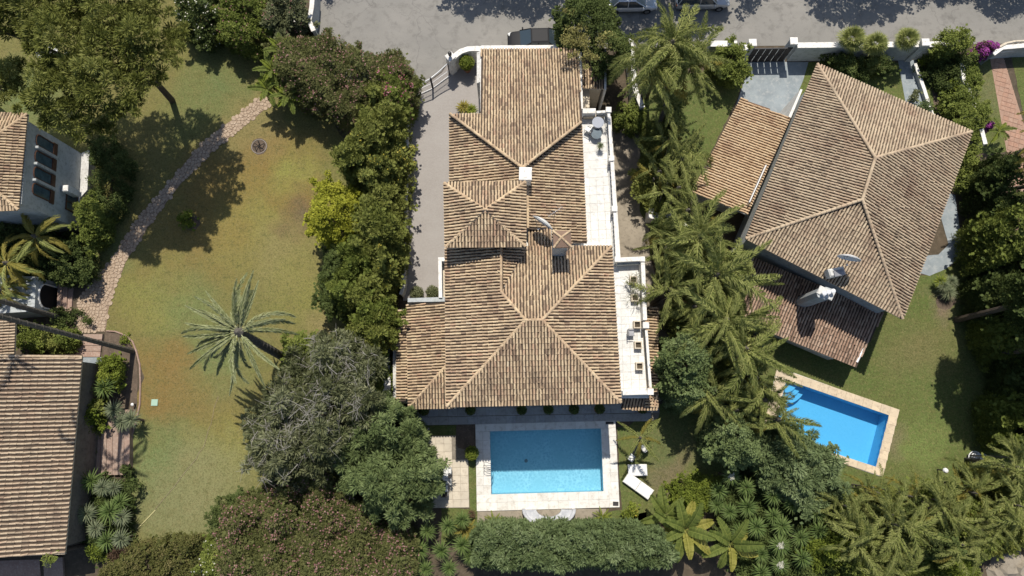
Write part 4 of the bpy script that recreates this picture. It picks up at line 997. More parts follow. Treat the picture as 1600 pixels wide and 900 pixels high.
# fronds --------------------------------------------------------
def frond_mesh(name, L, n, ll, lw, ang0, arch, mat, plume=.25, droop=.5, seed=1, nr=9):
    rg = random.Random(seed); v = []; f = []; t = []
    def rp(s):  # rachis point at s in 0..1, bending down in its own plane
        a = -arch * s; 
        x = z = 0.; m = 16
        for i in range(m):
            q = (i + .5) / m * s; x += math.cos(-arch * q) * L * s / m; z += math.sin(-arch * q) * L * s / m
        return Vector((x, 0, z)), Vector((math.cos(a), 0, math.sin(a)))
    for k in range(nr + 1):
        s = k / nr; p, d = rp(s); u = Vector((-d.z, 0, d.x)); w_ = .035 * (1 - s) + .006
        v += [p + Vector((0, w_, 0)), p + u * w_, p - Vector((0, w_, 0))]
        if k: b = len(v) - 6; f += [(b, b + 3, b + 4, b + 1), (b + 1, b + 4, b + 5, b + 2)]; t += [.95, .95]
    for side in (-1, 1):
        for i in range(n):
            s = .10 + .9 * (i + rg.uniform(-.2, .2)) / n; s = min(s, .995); p, d = rp(s); u = Vector((-d.z, 0, d.x))
            fan = ang0 * (1 - .55 * s); l = ll * (math.sin(math.pi * min(1, .12 + s * .86)) ** .55) * rg.uniform(.85, 1.1)
            e = (d * math.sin(math.pi / 2 - fan) + Vector((0, side * math.sin(fan), 0)) + u * rg.uniform(-plume, plume + .15)).normalized()
            wv = (d.cross(Vector((0, side, 0)))).normalized(); wd = d * lw * .5
            m_ = p + e * l * .5; g = (e - Vector((0, 0, droop))).normalized(); tip = m_ + g * l * .5
            b = len(v); v += [p - wd, p + wd, m_ + wd * 1.1, m_ - wd * 1.1, tip]; f += [(b, b + 1, b + 2, b + 3), (b + 3, b + 2, b + 4)]; q = rg.random(); t += [.25 + .5 * q, .35 + .6 * q]
    me = bpy.data.meshes.new(name); me.from_pydata([tuple(x) for x in v], [], f); a = me.attributes.new('tint', 'FLOAT', 'FACE'); a.data.foreach_set('value', t); me.materials.append(M[mat]); me.update(); return me
QF = [frond_mesh('frond', 3.3, 80, .56, .052, .95, .95 + .3 * k, 'frond_green', 1.3, 1.15, k) for k in range(5)]
QY = [frond_mesh('frond', 3.2, 76, .52, .052, .95, 1.4, 'frond_yellow', 1.2, 1.1, 9)]
QD = [frond_mesh('frond', 2.6, 40, .40, .04, .5, 1.0, 'frond_dead', .3, .9, 12)]
DF = [frond_mesh('frond', 4.1, 150, .44, .095, .55, .6 + .45 * k, 'frond_date', .6, .5, 20 + k) for k in range(3)]
DT = frond_mesh('frond', 3.7, 60, .36, .04, .62, .5, 'sword_grey', .25, .1, 30)
CF = [frond_mesh('frond', 2.6, 44, .50, .06, .75, 1.5, 'frond_yellow', .15, .7, 40 + k) for k in range(2)] + [frond_mesh('frond', 2.6, 44, .5, .06, .75, 1.3, 'frond_green', .15, .7, 45)]
SF = [frond_mesh('frond', 1.5, 30, .34, .04, .8, 1.0, 'leaf_lime', .2, .3, 50), frond_mesh('frond', 1.4, 30, .34, .04, .8, 1.2, 'frond_yellow', .2, .3, 51)]
def palm(label, base, crown, z, meshes=None, n=16, scale=1., el=(1.2, -.35), dead=0, yellow=2, tr=.17, group=None, seed=0, name='palm_tree', az0=None, azs=None, trunkmat='palmtrunk', clump=0.):
    meshes = meshes or QF; r = random.Random(seed + int(crown[0] * 3 + crown[1])); c = P(*crown, z); b = P(*base, 0) if base else Vector((c.x + r.uniform(-.35, .35), c.y + r.uniform(-.35, .35), 0)); T = thing(name, label, 'palm tree', b, group)
    pts = [b.lerp(c, k / 8) + Vector((0, 0, 0)) for k in range(9)]
    mb = MB(); mb.tube(pts, [tr * (1.35 if k == 0 else 1.1 - .03 * k) for k in range(9)], 9)
    for k in range(1, int(z / .35)):
        p = b.lerp(c, k * .35 / z)
        if k % 2 == 0: mb.tube([p, p + (c - b).normalized() * .05], [tr * 1.13, tr * 1.02], 9, cap=False)
    mb.tube([c - Vector((0, 0, .5)), c + Vector((0, 0, .15)), c + Vector((0, 0, .5))], [tr * .9, tr * 1.15, tr * .3], 8)
    mb.build('trunk', [trunkmat], T)
    wild = meshes is QF; wa = r.uniform(0, 6.28)
    if clump:
        ms = MB()
        for j in range(6): q_ = Vector((r.gauss(0, clump), r.gauss(0, clump), 0)); ms.tube([b + q_ * .4, c + q_ - Vector((0, 0, r.uniform(.1, .8)))], [.06, .045], 6)
        ms.build('stems', [trunkmat], T)
    for i in range(n + dead):
        s = i / max(n - 1, 1); a = (az0 or 0) + i * 2.39996 + r.uniform(-.2, .2) * (3 if wild else 1)
        if azs: a = azs[i % len(azs)] + r.uniform(-.05, .05) + (.12 if i >= len(azs) else 0)
        e = el[0] + (el[1] - el[0]) * (s ** .8) + r.uniform(-.08, .08) * (3 if wild else 1)
        if wild: a += .35 * math.sin(a - wa); e += .15 * math.cos(a - wa)
        if i >= n: me = QD[0]; e = -.75 + r.uniform(-.15, .1)
        elif yellow and i >= n - yellow and meshes is QF: me = QY[0]
        else: me = meshes[i % len(meshes)]
        o = bpy.data.objects.new('frond', me); C.objects.link(o); o.parent = T; o.location = c - b + Vector((math.cos(a), math.sin(a), 0)) * .12 + Vector((0, 0, .15 * (1 - s))) + Vector((r.gauss(0, clump), r.gauss(0, clump), r.uniform(-1, .2) * clump * 1.5))
        k = scale * (r.uniform(.6, 1.18) if wild else r.uniform(.88, 1.08)); o.scale = (k, k, k); o.rotation_euler = (r.uniform(-.8, .8), -e, a)
        if i >= n: o['label'] = 'dead orange brown frond'
    return T
# rosettes ------------------------------------------------------
def rosette(name, n, L, wd, mat, seed, el=(1.35, -.15), fold=.25, bend=.35):
    rg = random.Random(seed); v = []; f = []; t = []
    for i in range(n):
        a = i * 2.39996 + rg.uniform(-.1, .1); e = el[0] + (el[1] - el[0]) * (i / n) ** .7 + rg.uniform(-.1, .1); l = L * (.7 + .35 * (i / n)) * rg.uniform(.88, 1.08)
        h = Vector((math.cos(a), math.sin(a), 0)); sd = Vector((-h.y, h.x, 0)); p0 = h * .03; d1 = h * math.cos(e) + Vector((0, 0, math.sin(e))); d2 = h * math.cos(e - bend) + Vector((0, 0, math.sin(e - bend)))
        m1 = p0 + d1 * l * .5; tip = m1 + d2 * l * .5; up = sd.cross(d1).normalized() * (-wd * fold)
        b = len(v); v += [p0 - sd * wd * .35, p0 + sd * wd * .35, m1 + sd * wd * .5, m1 - sd * wd * .5, m1 + up, tip]
        f += [(b, b + 1, b + 4), (b + 1, b + 2, b + 4), (b, b + 4, b + 3), (b + 4, b + 2, b + 5), (b + 3, b + 4, b + 5)]; q = rg.random(); t += [.3 + .5 * q] * 3 + [.35 + .6 * q] * 2
    me = bpy.data.meshes.new(name); me.from_pydata([tuple(x) for x in v], [], f); a = me.attributes.new('tint', 'FLOAT', 'FACE'); a.data.foreach_set('value', t); me.materials.append(M[mat]); me.update(); return me
YU = [rosette('leaf_rosette', 60, .85, .075, 'sword_green', k) for k in range(3)]
YG_ = [rosette('leaf_rosette', 80, .62, .05, 'sword_grey', 10 + k) for k in range(2)]
AG = [rosette('leaf_rosette', 42, .62, .09, 'frond_yellow', 20, (1.2, .1)), rosette('leaf_rosette', 42, .6, .08, 'leaf_lime', 21, (1.2, .1))]
def yucca(label, heads, meshes=None, cat='yucca', name='yucca_plant', group=None, scale=1., flower=None, base=None):
    """heads: (px, py, z) of each rosette"""
    meshes = meshes or YU; hs = [P(*h[:2], h[2]) for h in heads]; b = P(*base) if base else Vector((sum(h.x for h in hs) / len(hs), sum(h.y for h in hs) / len(hs), 0))
    T = thing(name, label, cat, b, group); mb = MB()
    for i, h in enumerate(hs):
        o = bpy.data.objects.new('leaf_rosette', meshes[i % len(meshes)]); C.objects.link(o); o.parent = T; o.location = h - b; o.rotation_euler = (random.uniform(-.2, .2), random.uniform(-.2, .2), random.uniform(0, 6.28)); s = scale * random.uniform(.88, 1.12); o.scale = (s, s, s)
        mb.tube([b + (h - b) * .0 + Vector((random.uniform(-.1, .1), random.uniform(-.1, .1), 0)), b.lerp(h, .5) + Vector((0, 0, h.z * .05)), h], [.10, .08, .06], 6)
    mb.build('stem', ['trunk'], T)
    if flower is not None:
        h = hs[flower]; rg = np.random.default_rng(5); c = np.array(h + Vector((0, 0, .35)))[None] + rg.normal(size=(30, 3)) * .11
        V, t = leafcloud(c, np.full(30, .08), 12, .06, .05, 'random', np.full(30, .6), rg); raw_mesh('flower_spike', V, 4, t, ['flower_white'], T)
    return T
def fan_leaf():
    v = []; f = []; t = []; n = 26; v.append(Vector((.45, 0, 0)))
    v += [Vector((0, .012, 0)), Vector((0, -.012, 0)), Vector((.45, -.012, 0)), Vector((.45, .012, 0))]; f.append((1, 2, 3, 4)); t.append(.8)
    for i in range(n):
        a = -2.3 + 4.6 * i / (n - 1); d = Vector((math.cos(a), math.sin(a), .12 * (i % 2))); s = Vector((-d.y, d.x, 0)); c = Vector((.45, 0, 0)); b = len(v)
        v += [c, c + d * .38 + s * .03, c + d * .62 + Vector((0, 0, -.12)), c + d * .38 - s * .03]; f.append((b, b + 1, b + 2, b + 3)); t.append(random.uniform(.3, .9))
    me = bpy.data.meshes.new('fan_leaf'); me.from_pydata([tuple(x) for x in v], [], f); a = me.attributes.new('tint', 'FLOAT', 'FACE'); a.data.foreach_set('value', t); me.materials.append(M['frond_green']); me.update(); return me
FL = fan_leaf()
def fan_palm(label, base, crown, z, n=24, sc=1., group=None):
    b = P(*base); c = P(*crown, z); T = thing('fan_palm', label, 'palm tree', b, group); MB().tube([b, b.lerp(c, .5), c], [.16, .15, .13], 8).build('trunk', ['palmtrunk'], T)
    for i in range(n):
        s = i / n; a = i * 2.4; o = bpy.data.objects.new('fan_leaf', FL); C.objects.link(o); o.parent = T; o.location = c - b; o.rotation_euler = (random.uniform(-.3, .3), -(1.2 - 1.5 * s), a); k = sc * random.uniform(.85, 1.1); o.scale = (k, k, k)
    return T
def banana_leaf(name, L, wd, arch, mat, seed):
    rg = random.Random(seed); v = []; f = []; t = []; n = 16
    def rp(s): 
        x = z = 0
        for i in range(12): q = (i + .5) / 12 * s; x += math.cos(-arch * q) * L * s / 12; z += math.sin(-arch * q) * L * s / 12
        return Vector((x, 0, z))
    for side in (-1, 1):
        for i in range(n):
            s0, s1 = .16 + .84 * i / n, .16 + .84 * (i + .93) / n; w0, w1 = (wd * math.sin(math.pi * min(1, (.10 + .88 * s))) ** .6 for s in (s0, s1)); dz = rg.uniform(-.10, .02)
            p0, p1 = rp(s0), rp(s1); b = len(v)
            v += [p0, p1, p1 + Vector((.12, side * w1, .10 + dz)), p0 + Vector((.12, side * w0, .10 + dz)), p0 + Vector((.05, side * w0 * .5, .09)), p1 + Vector((.05, side * w1 * .5, .09))]
            f += [(b, b + 1, b + 5, b + 4), (b + 4, b + 5, b + 2, b + 3)]; q = rg.uniform(.2, .7); t += [q, q + .1]
    for k in range(8):
        p0, p1 = rp(k / 8), rp((k + 1) / 8); w_ = .03; b = len(v); v += [p0 + Vector((0, w_, .015)), p0 + Vector((0, -w_, .015)), p1 + Vector((0, -w_, .015)), p1 + Vector((0, w_, .015))]; f.append((b, b + 1, b + 2, b + 3)); t.append(1.)
    me = bpy.data.meshes.new(name); me.from_pydata([tuple(x) for x in v], [], f); a = me.attributes.new('tint', 'FLOAT', 'FACE'); a.data.foreach_set('value', t); me.materials.append(M[mat]); me.update(); return me
BL = [banana_leaf('leaf', 2.6, .42, .9, 'big_leaf', 1), banana_leaf('leaf', 2.4, .36, 1.3, 'big_leaf', 2), banana_leaf('leaf', 2.3, .38, 1.1, 'big_leaf_y', 3)]
BS = [banana_leaf('leaf', 1.5, .26, .8, 'big_leaf', 4), banana_leaf('leaf', 1.3, .22, 1.1, 'leaf_lime', 5)]
def banana(label, base, crown, z, n=10, sc=1., meshes=None, name='banana_plant', cat='plant', azs=None, group=None, tr=.14):
    meshes = meshes or BL; b = P(*base); c = P(*crown, z); T = thing(name, label, cat, b, group); MB().tube([b, b.lerp(c, .5), c], [tr, tr * .8, tr * .5], 8).build('stem', ['palmtrunk'], T)
    for i in range(n):
        s = i / n; a = azs[i] if azs else i * 2.4; o = bpy.data.objects.new('leaf', meshes[i % len(meshes)]); C.objects.link(o); o.parent = T; o.location = c - b; o.rotation_euler = (random.uniform(-.5, .5), -(1.1 - 1.0 * s), a); k = sc * random.uniform(.85, 1.1); o.scale = (k, k, k)
    return T
# ---------------------------------------------------------------- walls, gate, fences
def wall_run(name, label, cat, px, z, wd, mat='white', cap=True, group=None, capw=.06):
    """boundary wall along pixel points given at its top height z"""
    pt = [P(a, b, z) for a, b in px]; T = thing(name, label, cat, (pt[0].x, pt[0].y, 0), group)
    n = len(pt); lft, rgt, cl, cr = [], [], [], []
    for i, p in enumerate(pt):
        d = (pt[min(i + 1, n - 1)] - pt[max(i - 1, 0)]).normalized(); s = Vector((-d.y, d.x, 0))
        lft.append(p + s * wd / 2); rgt.append(p - s * wd / 2); cl.append(p + s * (wd / 2 + capw)); cr.append(p - s * (wd / 2 + capw))
    MB().prism([q.xy for q in lft + rgt[::-1]], 0, z - .08).build('wall', [mat], T)
    if cap:
        mb = MB()
        for i in range(n - 1): mb.prism([q.xy for q in (cl[i], cl[i + 1], cr[i + 1], cr[i])], z - .08, z, bot=True)
        mb.build('coping', ['white'], T)
    return T
def pillar(label, px, z, s=.5, rz=0, mat='greywall', group='gate pillars along the road wall', lamp=False):
    p = P(*px, z); T = thing('gate_pillar', label, 'pillar', (p.x, p.y, 0), group)
    MB().box((p.x, p.y, (z - .14) / 2), (s, s, z - .14), rz).build('shaft', [mat], T); MB().bbox((p.x, p.y, z - .07), (s + .14, s + .14, .14), rz, .03).build('cap', ['white'], T)
    if lamp:
        l = MB().lathe((p.x, p.y, z), [(.05, 0), (.04, .18), (.14, .22), (.17, .5), (.06, .6)], 10).build('lamp', ['dark'], T)
    return T
wall_run('boundary_wall', 'curved low white wall sweeping round the potted bush by the drive gate', 'wall', [(706, 92), (712, 86), (720, 80), (732, 76), (745, 75.5), (752, 76)], 2.1, .32)
wall_run('boundary_wall', 'thin white road wall along the top edge of the villa roof', 'wall', [(752, 74), (830, 73.5), (906, 73)], 2.1, .22)
pillar('white gate pillar with a dark lamp, at the end of the curved wall', (703.5, 88), 2.5, .55, .7, 'white', None, True)
pillar('white gate post half covered by the pink oleander', (634, 141), 2.2, .5, .4, 'offwhite', None)
# driveway gate: two leaves
def gate_leaf(label, a, b, sag, h=1.9, n=17):
    A, B = P(*a, 0), P(*b, 0); T = thing('driveway_gate', label, 'gate', A, 'the two leaves of the white drive gate'); d = B - A; s = Vector((-d.y, d.x, 0)).normalized()
    f = lambda t, z: A + d * t + s * (math.sin(math.pi * t) * 0) + Vector((0, 0, z))
    tz = lambda t: h + sag(t)
    ts = [i / 12 for i in range(13)]
    MB().tube([f(t, tz(t)) for t in ts], .05, 6).build('top_rail', ['metal_w'], T)
    MB().tube([f(0, .95), f(1, .95)], .03, 6).build('middle_rail', ['metal_w'], T); MB().tube([f(0, .12), f(1, .12)], .04, 6).build('bottom_rail', ['metal_w'], T)
    me = None
    for i in range(n):
        t = (i + .5) / n; MB().tube([f(t, .12), f(t, tz(t))], .012, 5).build('bar', ['metal_g'], T)
    for t in (0, 1): MB().tube([f(t, .05), f(t, tz(t) + .1)], .045, 6).build('stile', ['dark'], T)
gate_leaf('left leaf of the curved white barred gate at the drive entrance', (648, 152), (676, 139), lambda t: -.25 + .15 * t * t)
gate_leaf('right leaf of the white barred drive gate, next to the lamp pillar', (677, 138), (703, 119), lambda t: -.1 + .35 * t * t)
wall_run('boundary_wall', 'long white wall between the cypress hedge and the grey driveway', 'wall', [(636, 188), (634.5, 300), (631.5, 380), (630, 448), (626, 460)], 1.5, .14, 'offwhite')
wall_run('boundary_wall', 'short white wall at the end of the drive beside the porch', 'wall', [(610, 462), (612, 520), (606, 545), (600, 620)], 1.4, .14, 'offwhite')
# road wall of the right villa
wall_run('boundary_wall', 'pale grey wall with white top between road and right villa, east of the dark gate', 'wall', [(1246, 70.5), (1340, 69.5), (1443, 69)], 2.3, .36, 'greywall')
wall_run('boundary_wall', 'pale grey wall end beside the steps, under the round green tree', 'wall', [(1452, 69), (1480, 68), (1500, 68)], 2.3, .36, 'greywall')
wall_run('boundary_wall', 'short white topped wall behind the bright green tree left of the dark gate', 'wall', [(1110, 68), (1152, 68)], 2.2, .4, 'greywall')
pillar('white capped pillar left of the dark gate, nearest the green tree', (1163, 75), 2.7, .5); pillar('white capped pillar at the left edge of the dark gate', (1176.5, 66), 2.8, .5)
pillar('white capped pillar at the right edge of the dark gate', (1241, 63.5), 2.8, .5); pillar('white capped pillar between the two fan palms and the round tree', (1447, 65.5), 2.8, .5)
a, b = P(1163, 97, 0), P(1223, 96, 0); G = thing('vehicle_gate', 'dark brown sliding gate between white pillars above the blue grey drive', 'gate', a)
L = (b - a).length; rz = math.atan2((b - a).y, (b - a).x)
for k in range(6): MB().box(a.lerp(b, (k + .5) / 6) + Vector((0, 0, 1.1)), (L / 6 - .06, .05, 2.0), rz).build('gate_panel', ['gate'], G)
for z in (.1, 1.1, 2.15): MB().box(a.lerp(b, .5) + Vector((0, 0, z)), (L, .09, .09), rz).build('gate_rail', ['dark'], G)
wall_run('garden_wall', 'thin pale low wall beside the grey house path of the right villa', 'wall', [(1430, 99), (1444, 138), (1458, 182)], .5, .16, 'greywall')
wall_run('property_wall', 'white wall under the tall palms, between the two villas, near the road', 'wall', [(985, 60), (990, 108), (993, 140), (1004, 168)], 2.2, .3, 'offwhite')
wall_run('property_wall', 'sunlit rubble topped white wall among the palms below the carport', 'wall', [(1014, 332), (1030, 334), (1062, 350), (1078, 372), (1072, 398), (1090, 420)], 1.6, .8, 'offwhite')
wall_run('property_wall', 'white garden wall half hidden by bushes in the far right garden', 'wall', [(1503, 98), (1507, 125), (1522, 160), (1531, 190), (1540, 225)], 1.6, .22, 'white')
wall_run('boundary_wall', 'curving white wall at the road end beside the left hedge', 'wall', [(489, -20), (487, 10), (483, 32), (490, 48)], 1.9, .26, 'greywall')
wall_run('boundary_wall', 'pale wall fragment showing between the bushes at the top left', 'wall', [(463, -10), (464, 15), (461, 34)], 1.8, .3, 'greywall')
# balustrade and white gate at the far right
cr_ = [(1561, 74), (1572, 68), (1586, 65), (1610, 64), (1640, 66)]
T = thing('balustrade', 'cream balustrade curving along the road behind the purple bougainvillea', 'balustrade', P(1561, 74))
pts = [P(a, b, 1.7) for a, b in cr_]
for i in range(4):
    MB().tube([pts[i], pts[i + 1]], .12, 6).build('rail', ['cream'], T)
bal = MB().lathe((0, 0, 0), [(.09, 0), (.07, .12), (.11, .35), (.05, .6), (.08, .8)], 8); bm_ = bpy.data.meshes.new('baluster'); bm_.from_pydata(bal.v, [], bal.f); bm_.materials.append(M['cream'])
for i in range(4):
    n = int((pts[i + 1] - pts[i]).length / .4)
    for k in range(max(n, 1)):
        p = pts[i].lerp(pts[i + 1], (k + .5) / max(n, 1)); o = bpy.data.objects.new('baluster', bm_); C.objects.link(o); o.parent = T; o.location = Vector((p.x, p.y, .85)) - wloc(T)
MB().prism([q.xy for q in [p + Vector((0, .15, 0)) for p in pts] + [p - Vector((0, .15, 0)) for p in pts[::-1]]], 0, .85).build('wall', ['cream'], T)
wall_run('garden_wall', 'white and grey sloping wall beside the red paved garden walk', 'wall', [(1552, 84), (1566, 74), (1600, 71), (1640, 70)], 1.7, .26, 'greywall')
a, b = P(1549, 92, 0), P(1569, 90, 0); G = thing('garden_gate', 'small white metal gate at the top of the red paved walk', 'gate', a)
MB().tube([a + Vector((0, 0, 1.1)), b + Vector((0, 0, 1.1))], .04, 6).build('top_rail', ['metal_w'], G)
for k in range(8): p = a.lerp(b, k / 7); MB().tube([p, p + Vector((0, 0, 1.1))], .02, 5).build('bar', ['metal_w'], G)
# ---------------------------------------------------------------- cars
def car(label, cat, px, rz, paint, L=4.5, Wd=1.82, Ht=1.5, suv=False, rack=False):
    c = P(*px, 0); T = thing('parked_car', label, cat, (c.x, c.y, .02), 'cars parked on the road', rz); h = L / 2; hw = Wd / 2
    def add(o): o.parent = T; return o
    def mk(name, mb, mat, parent=None, smooth=False):
        me = bpy.data.meshes.new(name); me.from_pydata([tuple(v) for v in mb.v], [], mb.f); me.materials.append(M[mat]); me.update()
        if smooth: me.polygons.foreach_set('use_smooth', [True] * len(me.polygons))
        o = bpy.data.objects.new(name, me); C.objects.link(o); o.parent = parent or T; return o
    # lower body: stations (x, half width, floor z, waist z, top z)
    bl = .98 if suv else .88; st = [(-h, hw * .72, .42, bl * .8, bl * .86), (-h + .12, hw * .9, .30, bl * .92, bl), (-h + .6, hw * .98, .25, bl, bl + .06), (-.6, hw, .25, bl, bl + .07), (.7, hw, .25, bl, bl + .06), (h - 1.1, hw * .985, .25, bl * .97, bl + .02), (h - .45, hw * .95, .27, bl * .88, bl * .93), (h - .1, hw * .84, .34, bl * .74, bl * .78), (h, hw * .66, .42, bl * .62, bl * .66)]
    mb = MB(); vs = []; m_ = 10
    for x, w_, z0, zw, zt in st:
        for y, z in ((-w_ * .9, z0), (-w_, z0 + .2), (-w_, zw * .85), (-w_ * .93, zw), (-w_ * .5, zt), (w_ * .5, zt), (w_ * .93, zw), (w_, zw * .85), (w_, z0 + .2), (w_ * .9, z0)): vs.append((x, y, z))
    fs = [(i * m_ + j, (i + 1) * m_ + j, (i + 1) * m_ + (j + 1) % m_, i * m_ + (j + 1) % m_) for i in range(len(st) - 1) for j in range(m_)]
    fs += [tuple(range(m_)), tuple(reversed([(len(st) - 1) * m_ + j for j in range(m_)]))]; mb.add(vs, fs)
    body = mk('body', mb, paint, smooth=False); bv = body.modifiers.new('bevel', 'BEVEL'); bv.width = .05; bv.segments = 2
    body.data.polygons.foreach_set('use_smooth', [True] * len(body.data.polygons))
    # cabin glass and roof
    x0, x1, x2, x3 = (-h + .12, -h + .45, .35, 1.15) if suv else (-h + .45, -h + 1.05, .25, 1.2)
    zr = Ht; b0, r0 = hw * .93, hw * .72; mb = MB(); g = [(x0, -b0, bl), (x3, -b0, bl), (x3, b0, bl), (x0, b0, bl), (x1, -r0, zr - .05), (x2, -r0, zr - .05), (x2, r0, zr - .05), (x1, r0, zr - .05)]
    mb.add(g, [(0, 1, 5, 4), (2, 3, 7, 6), (3, 0, 4, 7)]); mk('side_windows', mb, 'glass_d')
    mb = MB(); mb.add([g[1], g[2], g[6], g[5]], [(0, 1, 2, 3)]); mk('windscreen', mb, 'glass_d')
    mb = MB(); mb.add([(x1 - .05, -r0 - .02, zr - .05), (x2 + .05, -r0 - .02, zr - .05), (x2 + .05, r0 + .02, zr - .05), (x1 - .05, r0 + .02, zr - .05), (x1 + .08, -r0 + .12, zr), (x2 - .08, -r0 + .12, zr), (x2 - .08, r0 - .12, zr), (x1 + .08, r0 - .12, zr)], [(0, 1, 5, 4), (1, 2, 6, 5), (2, 3, 7, 6), (3, 0, 4, 7), (4, 5, 6, 7)]); rf = mk('roof', mb, paint)
    for i, j in ((1, 5), (2, 6), (0, 4), (3, 7)): mb = MB().tube([g[i], g[j]], .045, 5); mk('pillar', mb, paint)
    for s in (-1, 1):
        mb = MB().tube([(-.35, s * b0, bl), (-.35, s * r0, zr - .04)], .04, 5); mk('pillar', mb, paint)
        mb = MB().bbox((x3 - .25, s * (hw + .09), bl + .06), (.12, .2, .14), 0, .03); mk('wing_mirror', mb, paint)
        mb = MB().bbox((h - .22, s * hw * .68, bl * .72), (.3, .36, .14), -s * .35, .04); mk('headlight', mb, 'plastic_w')
        mb = MB().bbox((-h + .06, s * hw * .72, bl * .78), (.12, .3, .2), 0, .03); mk('tail_light', mb, 'terracotta')
        if rack: mb = MB().tube([(x1 + .1, s * (r0 - .06), zr + .05), (x2 - .1, s * (r0 - .06), zr + .05)], .03, 5); mk('roof_rail', mb, 'dark')
        for x in (-h + .85, h - .88):
            mb = MB().tube([(x, s * (hw - .22), .33), (x, s * (hw + .01), .33)], .33, 18); w_ = mk('wheel', mb, 'tyre'); mb = MB().tube([(x, s * (hw - .1), .33), (x, s * (hw + .025), .33)], .2, 12); mk('rim', mb, 'metal_g', w_)
    return T
car('black car parked against the wall at the top of the villa roof', 'car', (834, 70), math.pi + .03, 'car_black')
car('white car parked on the shaded road, left of the silver off-roader', 'car', (984, 8), .02, 'car_white', Ht=1.55)
car('silver off-roader with black roof rails parked on the shaded road', 'car', (1094, 4), .02, 'car_silver', L=4.7, Wd=1.85, Ht=1.8, suv=True, rack=True)
# ---------------------------------------------------------------- terrace and garden furniture
def planter(label, px, z, s=.55, plant=None):
    p = P(*px, z + .5); T = thing('planter_box', label, 'planter', (p.x, p.y, z), 'square planters along the lower white terrace')
    mb = MB()
    for a, b, w_, d in ((0, s / 2 - .04, s, .08), (0, -s / 2 + .04, s, .08), (s / 2 - .04, 0, .08, s - .16), (-s / 2 + .04, 0, .08, s - .16)): mb.box((p.x + a, p.y + b, z + .25), (w_, d, .5), 0)
    mb.build('box', ['cream'], T); MB().box((p.x, p.y, z + .17), (s - .17, s - .17, .3)).build('soil', ['soil'], T)
    if plant:
        SEED[0] += 1; rg = np.random.default_rng(SEED[0]); c = np.array([p.x, p.y, z + .6])[None] + rg.normal(size=(10, 3)) * .18; V, t = leafcloud(c, np.full(10, .25), 12, .4, .03, 'tuft', np.full(10, .5), rg); raw_mesh('leaves', V, 4, t, [plant], T)
    return T
for i, (x, y) in enumerate(((990, 437), (992.5, 465), (996, 507), (997.5, 539), (999.5, 572))):
    planter(('topmost square planter on the lower terrace, holding a spiky grey plant', 'second square planter from the top, with a wispy grey plant', 'middle square planter, just left of the white rail post', 'fourth square planter from the top, empty and sunlit', 'lowest square planter, nearest the pool side of the terrace')[i], (x, y), TF, plant='leaf_olive' if i < 2 else None)
def table(label, px, z, r, ht, mat, legm='metal_g', name='round_table'):
    p = P(*px, z + ht); T = thing(name, label, 'table', (p.x, p.y, z)); MB().lathe((p.x, p.y, z + ht - .03), [(r - .02, 0), (r, .01), (r, .03)], 24).build('tabletop', [mat], T)
    for k in range(4): a = k * 1.571 + .5; MB().tube([(p.x + r * .7 * math.cos(a), p.y + r * .7 * math.sin(a), z), (p.x + r * .45 * math.cos(a), p.y + r * .45 * math.sin(a), z + ht - .03)], .02, 6).build('leg', [legm], T)
    return T
table('round pale grey table at the top end of the upper terrace', (934.5, 191), TF + .02, .46, .74, 'metal_g' if 0 else 'shade_fabric')
table('round glass table just below the grey one on the upper terrace', (932, 209), TF + .02, .42, .5, 'window', 'metal_w')
def chair(label, px, z, rz, mat='plastic_w', name='terrace_chair', group=None, sc=1.):
    p = P(*px, z + .4); T = thing(name, label, 'chair', (p.x, p.y, z), group, rz)
    def mk(n_, c, s, m_): mb = MB().bbox(c, s, 0, .015); me = bpy.data.meshes.new(n_); me.from_pydata(mb.v, [], mb.f); me.materials.append(M[m_]); o = bpy.data.objects.new(n_, me); C.objects.link(o); o.parent = T
    mk('seat', (0, 0, .45), (.48, .46, .06), mat); mk('backrest', (-.24, 0, .75), (.06, .46, .5), mat)
    for a, b in ((-1, -1), (1, -1), (1, 1), (-1, 1)): mk('leg', (a * .2, b * .2, .21), (.04, .04, .42), 'metal_g')
    for b in (-1, 1): mk('armrest', (0, b * .25, .66), (.44, .05, .04), 'metal_g')
    return T
chair('white folding chair left of the glass table on the upper terrace', (919, 202), TF + .02, 2.6)
yucca('small grey spiky pot plant on the upper terrace by the rail', [(938, 228, TF + .6)], YG_, 'potted plant', 'potted_plant', scale=.6)
bpy.data.objects[-1] if 0 else None
chair('dark little chair standing on the lower terrace, left of the middle planter', (985.5, 520), TF + .02, 0, 'metal_g')
def lounger(label, px, rz, folded=False):
    p = P(*px, .3); T = thing('sun_lounger', label, 'sun lounger', (p.x, p.y, 0), 'white sun loungers on the pool lawn', rz)
    def mk(n_, mb, m_): me = bpy.data.meshes.new(n_); me.from_pydata([tuple(v) for v in mb.v], [], mb.f); me.materials.append(M[m_]); o = bpy.data.objects.new(n_, me); C.objects.link(o); o.parent = T
    L_ = 1.15 if folded else 2.25
    mk('frame', MB().bbox((0, 0, .26), (L_, .86, .06), 0, .02), 'plastic_w')
    if folded: mk('cushion', MB().bbox((0, 0, .36), (1.45, .85, .14), 0, .04), 'cushion')
    else: mk('cushion', MB().bbox((-.56, 0, .35), (1.1, .84, .12), 0, .04), 'cushion'); mk('backrest', MB().bbox((.6, 0, .37), (1.12, .84, .12), 0, .04), 'cushion')
    for a in (-1, 1):
        for b in (-1, 1): mk('leg', MB().box((a * L_ * .4, b * .36, .12), (.06, .06, .24)), 'metal_g')
    return T
lounger('white sun lounger lying askew on the grass right of the pool', (997, 759), -.62)
lounger('white folded lounger bed above the askew lounger', (996, 734.5), 0.02, True)
